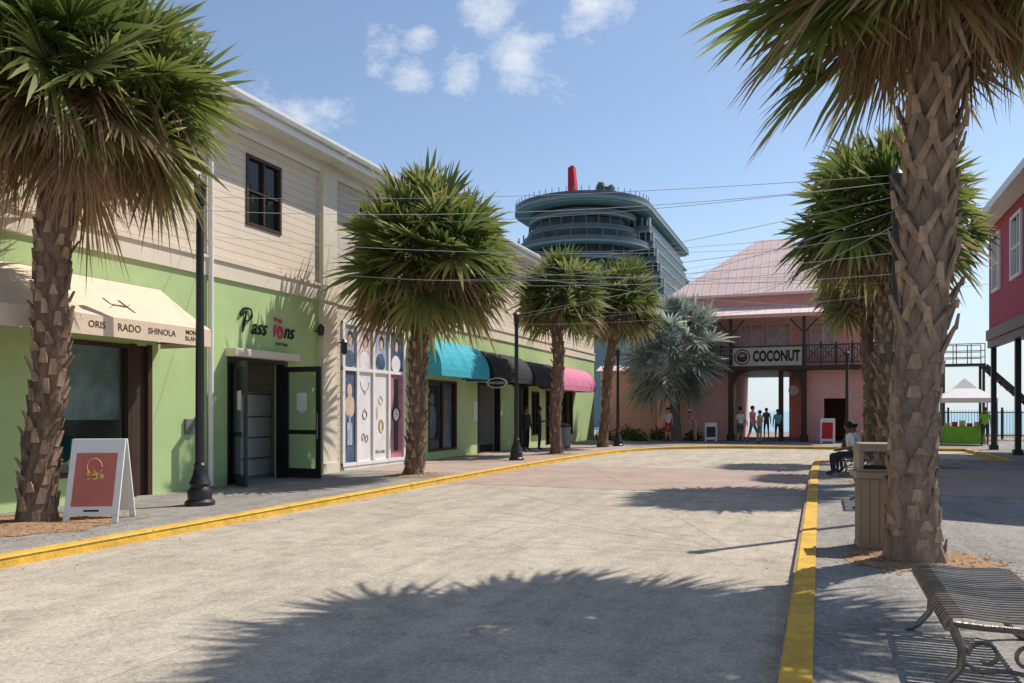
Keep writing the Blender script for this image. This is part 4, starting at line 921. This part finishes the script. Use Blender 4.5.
def cable(a, c, sag):
    a = V(a); c = V(c); pts = [a.lerp(c, t) + V((0, 0, -sag * 4 * t * (1 - t))) for t in [i / 24 for i in range(25)]]
    b = MB(); b.tube([p - a for p in pts], .0045, 5); o = b.obj("overhead_cable", M['cable'], loc=a)
    o["label"] = "thin pale cable strung across the street"; o["category"] = "cable"; o["group"] = "overhead cables"
PA = (1.02, 12.5); PB = (1.35, 18.9); PC = (-8.94, 23.5)
for a, c, s in [((-11.5, 12.9, 6.0), (*PA, 5.0), .15), ((-11.45, 17.0, 5.5), (*PB, 4.6), .25), ((-11.45, 17.0, 6.4), (*PA, 4.9), .2), ((-11.45, 17.0, 5.0), (*PA, 4.2), .3), ((*PC, 4.6), (*PA, 4.5), .15), ((-11.5, 24.5, 7.0), (1.3, 28, 6.0), .4), ((-11.5, 24.5, 7.2), (*PB, 5.6), .3), ((-9.1, 17.1, 4.8), (*PB, 4.9), .3), ((-8.87, 27.3, 5.2), (6.4, 24.0, 5.2), .3), ((-11.5, 9.0, 5.0), (*PA, 4.9), .35), ((*PC, 4.7), (6.4, 30.0, 8.6), .2),
                ((-11.5, 12.9, 5.2), (*PB, 5.3), .3), ((-11.45, 17.0, 5.9), (1.2, 28, 5.0), .35), ((-11.5, 21.3, 5.6), (*PA, 4.7), .2), ((-11.5, 21.3, 6.2), (*PB, 4.4), .2), ((*PC, 4.4), (*PB, 4.2), .2), ((-11.5, 14.9, 4.9), (*PA, 3.9), .35), ((-8.87, 27.3, 4.9), (*PB, 5.0), .25), ((-8.35, 34.6, 4.2), (*PA, 4.3), .2), ((-11.5, 30, 6.4), (6.4, 27, 8.2), .4), ((-9.1, 17.1, 5.2), (*PA, 3.6), .3)]: cable(a, c, s)

# ------------------------------------------------------------------ people
SK = {'br': flat("skin_brown", (.20, .10, .06), .6), 'lt': flat("skin_light", (.50, .30, .22), .6)}
CL = {}
def cloth(c):
    k = tuple(c)
    if k not in CL: CL[k] = flat("cloth", c, .9)
    return CL[k]
hairm = flat("dark_hair", (.02, .015, .012), .6); hatm = flat("straw_hat", (.6, .45, .3), .9); shoem = flat("shoe", (.05, .05, .05))
def person(loc, rot, pose, shirt, pants, skin, label, scale=1.0, hat=None, longp=False, sleeve=False, group="people near the gateway"):
    t = top("person", label, "person", loc, rot, group); t.scale = (scale,) * 3
    P = []; E = []; Rr = []; Bn = []
    def add(p, r, parent, bone):
        P.append(V(p)); Rr.append(r); Bn.append(bone)
        if parent is not None: E.append((parent, len(P) - 1))
        return len(P) - 1
    sit = pose == 'sit'; bend = pose == 'bend'; dz = -.43 if sit else 0
    pel = add((0, 0, .95 + dz), .125, None, 'p')
    fw = -.22 if bend else (-.06 if sit else 0); dd = -.06 if bend else 0
    sp = add((0, fw * .4, 1.12 + dz), .115, pel, 's'); ch = add((0, fw * .9, 1.32 + dz + dd), .13, sp, 's')
    nk = add((0, fw * 1.2, 1.47 + dz + dd * 1.5), .05, ch, 'h'); hb = add((0, fw * 1.3 - .01, 1.55 + dz + dd * 2), .07, nk, 'h')
    hm = add((0, fw * 1.35 - .015, 1.62 + dz + dd * 2), .088, hb, 'h'); ht = add((0, fw * 1.35 - .01, 1.69 + dz + dd * 2), .07, hm, 'h')
    nose = add(P[hm] + V((0, -.105, -.005)), .012, hm, 'h')
    for sx in (-1, 1):
        sh = add((sx * .165, fw * .95, 1.40 + dz + dd * 1.3), .058, ch, 's')
        if sit: e, w = (sx * .23, -.02, 1.13 + dz), (sx * .13, -.28, .63)
        elif pose == 'walk': e, w = (sx * .23, .06 * sx, 1.13), (sx * .25, .06 * sx - .12, .90)
        elif bend: e, w = (sx * .22, fw - .12, 1.1), (sx * .15, fw - .3, .92)
        elif pose == 'hold': e, w = (sx * .22, .02, 1.13), (sx * .14, -.24, 1.16)
        else: e, w = (sx * .22, .03, 1.13), (sx * .24, -.04, .89)
        el = add(e, .04, sh, 'a'); wr = add(w, .027, el, 'f'); d = (V(w) - V(e)).normalized(); pa = add(V(w) + d * .055, .03, wr, 'f')
        side = V((0, 1, 0)) if abs(d.y) < .7 else V((1, 0, 0))
        for q in range(4):
            b0 = P[pa] + d * .03 + side * (q - 1.5) * .02; m1 = add(b0 + d * .02, .0095, pa, 'f'); add(b0 + d * (.05 + .012 * (1.5 - abs(q - 1.5))) + V((-sx * .015, 0, -.005)), .008, m1, 'f')
        add(P[pa] - d * .01 + side * -.045 + V((-sx * .01, 0, 0)), .011, wr, 'f')
        hp_ = add((sx * .085, (-.04 if sit else 0), .90 + dz), .085, pel, 't')
        if sit: k, a, to = (sx * .12, -.46, .50), (sx * .13, -.42, .10), (sx * .14, -.57, .04)
        elif pose == 'walk': k, a, to = (sx * .09, -.06 - .14 * sx, .5), (sx * .09, .06 - .25 * sx, .10), (sx * .1, -.09 - .25 * sx, .04)
        else: k, a, to = (sx * .1, -.02, .5), (sx * .11, .02, .09), (sx * .13, -.13, .04)
        kn = add(k, .055, hp_, 't'); an = add(a, .036, kn, 'c'); add(to, .034, an, 'o')
    me = bpy.data.meshes.new("tmp"); me.from_pydata([tuple(p) for p in P], E, []); o = bpy.data.objects.new("tmp", me); COL.objects.link(o)
    o.modifiers.new("skin", 'SKIN')
    sv = me.skin_vertices[0].data if len(me.skin_vertices) else None
    if sv is not None:
        for i, r in enumerate(Rr):
            wide = 1.25 if Bn[i] in 'ps' and i < 3 else 1.0
            sv[i].radius = (r * wide, r * (.85 if wide > 1 else 1)); sv[i].use_root = (i == 0)
    ss = o.modifiers.new("sub", 'SUBSURF'); ss.levels = 1; ss.render_levels = 1
    bpy.context.view_layer.update()
    m2 = bpy.data.meshes.new_from_object(o.evaluated_get(bpy.context.evaluated_depsgraph_get())); bpy.data.objects.remove(o)
    m2.materials.clear()
    for mm in (skin, cloth(shirt), cloth(pants), shoem): m2.materials.append(mm)
    segs = [(P[i], P[j], Bn[j]) for i, j in E]
    mp = {'h': 0, 'f': 1 if sleeve else 0, 's': 1, 'a': 1, 'p': 2, 't': 2, 'c': 2 if longp else 0, 'o': 3}
    for pl in m2.polygons:
        c = pl.center; best = 9; bb = 's'
        for a, d, k in segs:
            ab = d - a; tt = max(0, min(1, (c - a).dot(ab) / max(ab.length_squared, 1e-8))); q = (a + ab * tt - c).length
            if q < best: best = q; bb = k
        mi = mp[bb]
        if bb == 's' and c.z < P[0].z + .02: mi = 2
        if bb == 'f' and sleeve and best < .02: mi = 0
        pl.material_index = mi; pl.use_smooth = True
    bo = bpy.data.objects.new("body", m2); COL.objects.link(bo); bo.parent = t
    H = P[hm]
    b = MB(); b.ball(H + V((0, .018, .028)), .094, .1, .1, 14, 8); b.obj("hair", hairm, t, smooth=True)
    for sx in (-1, 1): b = MB(); b.ball(H + V((sx * .032, -.083, .01)), .012, .008, .008, 8, 5); b.obj("eye", M['text'], t)
    b = MB(); b.ball(H + V((0, -.078, -.052)), .022, .01, .006, 8, 5); b.obj("mouth", M['poster'], t)
    if hat: b = MB(); b.lathe([(.2, .05), (.2, .058), (.11, .07), (.1, .15), (.03, .17)], tuple(H), 16); b.obj("hat", hat, t, smooth=True)
    return t
person((.72, 20.75, .1), rad(-80), 'sit', (.75, .75, .73), (.04, .045, .06), SK['br'], "seated person in white shirt and dark trousers on bench", longp=True, group="people seated on the bench")
person((.86, 21.6, .1), rad(-70), 'sit', (.5, .55, .62), (.06, .06, .08), SK['br'], "seated person in pale blue shirt on bench", longp=True, hat=hatm, group="people seated on the bench")
person((-7.2, 40.6, .1), rad(20), 'stand', (.65, .6, .6), (.4, .05, .06), SK['lt'], "standing person in white top and red shorts")
person((-5.9, 41.0, .1), rad(-60), 'bend', (.6, .2, .28), (.5, .3, .32), SK['lt'], "leaning person in pink top and straw hat", hat=hatm)
person((-4.0, 44.6, .1), rad(150), 'walk', (.15, .25, .4), (.4, .38, .34), SK['lt'], "walking person in blue shirt and pale shorts", scale=1.03)
person((-3.7, 41.2, .1), rad(20), 'stand', (.65, .62, .6), (.08, .09, .12), SK['lt'], "standing person in white shirt and dark shorts", scale=.97)
person((-3.0, 39.6, .1), rad(60), 'walk', (.6, .14, .08), (.10, .12, .2), SK['lt'], "walking person in red-orange shirt", scale=1.04)
person((-2.0, 42.6, .1), rad(10), 'stand', (.12, .4, .4), (.05, .05, .06), SK['br'], "standing person in teal shirt in the gateway", scale=.95)
person((-2.7, 40.1, .1), rad(-50), 'hold', (.6, .5, .2), (.3, .28, .26), SK['lt'], "standing person in yellow shirt holding something", scale=.92)
person((-2.9, 48.5, .1), rad(190), 'walk', (.3, .3, .33), (.2, .2, .22), SK['lt'], "walking person in grey inside the passage")
person((-10.6, 28.9, .1), rad(60), 'stand', (.02, .02, .025), (.02, .02, .02), SK['br'], "person in black standing outside the shop door", longp=True, sleeve=True, group="shop staff in black")
person((-10.3, 29.6, .1), rad(100), 'hold', (.025, .025, .03), (.02, .02, .022), SK['br'], "person in black standing by the awning", longp=True, sleeve=True, group="shop staff in black")
person((6.9, 40.9, .1), rad(-20), 'stand', (.25, .5, .06), (.05, .05, .06), SK['br'], "stall keeper in lime-green shirt", group="stall keepers")
person((5.2, 42.6, .1), rad(30), 'hold', (.25, .5, .06), (.2, .18, .15), SK['br'], "stall keeper in lime-green shirt beside the table", group="stall keepers")

# ------------------------------------------------------------------ camera, light, world
cam = bpy.data.cameras.new("camera"); co = bpy.data.objects.new("camera", cam); COL.objects.link(co)
cam.sensor_width = 36; cam.lens = 27.98; cam.shift_y = 0.068; cam.clip_end = 30000; cam.clip_start = .05
co.location = (0, 0, 1.65); co.rotation_euler = (rad(90), 0, rad(21.15)); sc.camera = co
SUN = V((2.75, 3.55, 5.8)).normalized()
el = math.asin(SUN.z); az = math.atan2(SUN.x, SUN.y)
sl_ = bpy.data.lights.new("sun", 'SUN'); sl_.energy = 5.0; sl_.angle = rad(.5); sl_.color = (1, .94, .85)
so = bpy.data.objects.new("sun", sl_); COL.objects.link(so); so.rotation_euler = SUN.to_track_quat('Z', 'Y').to_euler(); so.location = (20, 30, 60)
w = bpy.data.worlds.new("World"); sc.world = w; w.use_nodes = True; nt = w.node_tree; bg = nt.nodes["Background"]
sky = nt.nodes.new("ShaderNodeTexSky"); sky.sky_type = 'NISHITA'; sky.sun_disc = False; sky.sun_elevation = el; sky.sun_rotation = az; sky.air_density = 1.0; sky.dust_density = 0.5; sky.ozone_density = 1.3
tc = nt.nodes.new("ShaderNodeTexCoord")
mp = nt.nodes.new("ShaderNodeMapping"); mp.inputs["Scale"].default_value = (1, 1, 1.8); nt.links.new(tc.outputs["Generated"], mp.inputs[0])
ns = N(nt, "ShaderNodeTexNoise", Scale=12.0, Detail=12.0, Roughness=0.68); nt.links.new(mp.outputs[0], ns.inputs["Vector"])
acc = None
for px, py, r, s in [(520, 55, 62, 1.0), (500, 8, 60, .75), (590, 2, 65, .85), (462, 78, 42, .8), (418, 80, 34, .7), (372, 50, 36, .45), (422, 38, 26, .6), (300, 125, 85, .55), (705, 150, 80, .25), (560, 100, 80, .25)]:
    k = (px - 512) / 796; d = V((-.3608 + .9326 * k, .9326 + .3608 * k, (411 - py) / 796)).normalized()
    dn = nt.nodes.new("ShaderNodeVectorMath"); dn.operation = 'DISTANCE'; dn.inputs[1].default_value = d; nt.links.new(tc.outputs["Generated"], dn.inputs[0])
    mr = nt.nodes.new("ShaderNodeMapRange"); mr.inputs[1].default_value = 0; mr.inputs[2].default_value = r / 796 * 1.0; mr.inputs[3].default_value = s; mr.inputs[4].default_value = 0
    mr.interpolation_type = 'SMOOTHSTEP'
    nt.links.new(dn.outputs["Value"], mr.inputs[0])
    if acc is None: acc = mr.outputs[0]
    else:
        mx = nt.nodes.new("ShaderNodeMath"); mx.operation = 'MAXIMUM'; nt.links.new(acc, mx.inputs[0]); nt.links.new(mr.outputs[0], mx.inputs[1]); acc = mx.outputs[0]
ad = nt.nodes.new("ShaderNodeMath"); ad.operation = 'MULTIPLY_ADD'; nt.links.new(acc, ad.inputs[0]); ad.inputs[1].default_value = .42; nt.links.new(ns.outputs[0], ad.inputs[2])
cr = ramp(nt, ad.outputs[0], [(.66, (0, 0, 0)), (1.0, (1, 1, 1))])
cm = nt.nodes.new("ShaderNodeMath"); cm.operation = 'MULTIPLY'; nt.links.new(cr.outputs[0], cm.inputs[0]); cm.inputs[1].default_value = .9
sz = nt.nodes.new("ShaderNodeSeparateXYZ"); nt.links.new(tc.outputs["Generated"], sz.inputs[0])
hz = nt.nodes.new("ShaderNodeMapRange"); hz.inputs[1].default_value = 0.0; hz.inputs[2].default_value = .26; hz.inputs[3].default_value = .8; hz.inputs[4].default_value = .0; hz.interpolation_type = 'SMOOTHSTEP'; nt.links.new(sz.outputs[2], hz.inputs[0])
hazed = mixc(nt, hz.outputs[0], mixc(nt, .04, sky.outputs[0], (3.0, 3.2, 3.4)), (4.4, 5.2, 5.9))
nt.links.new(mixc(nt, cm.outputs[0], hazed, (6.4, 6.5, 6.7)), bg.inputs[0]); bg.inputs[1].default_value = .15
sc.view_settings.view_transform = 'Standard'; sc.view_settings.look = 'None'; sc.view_settings.exposure = 0
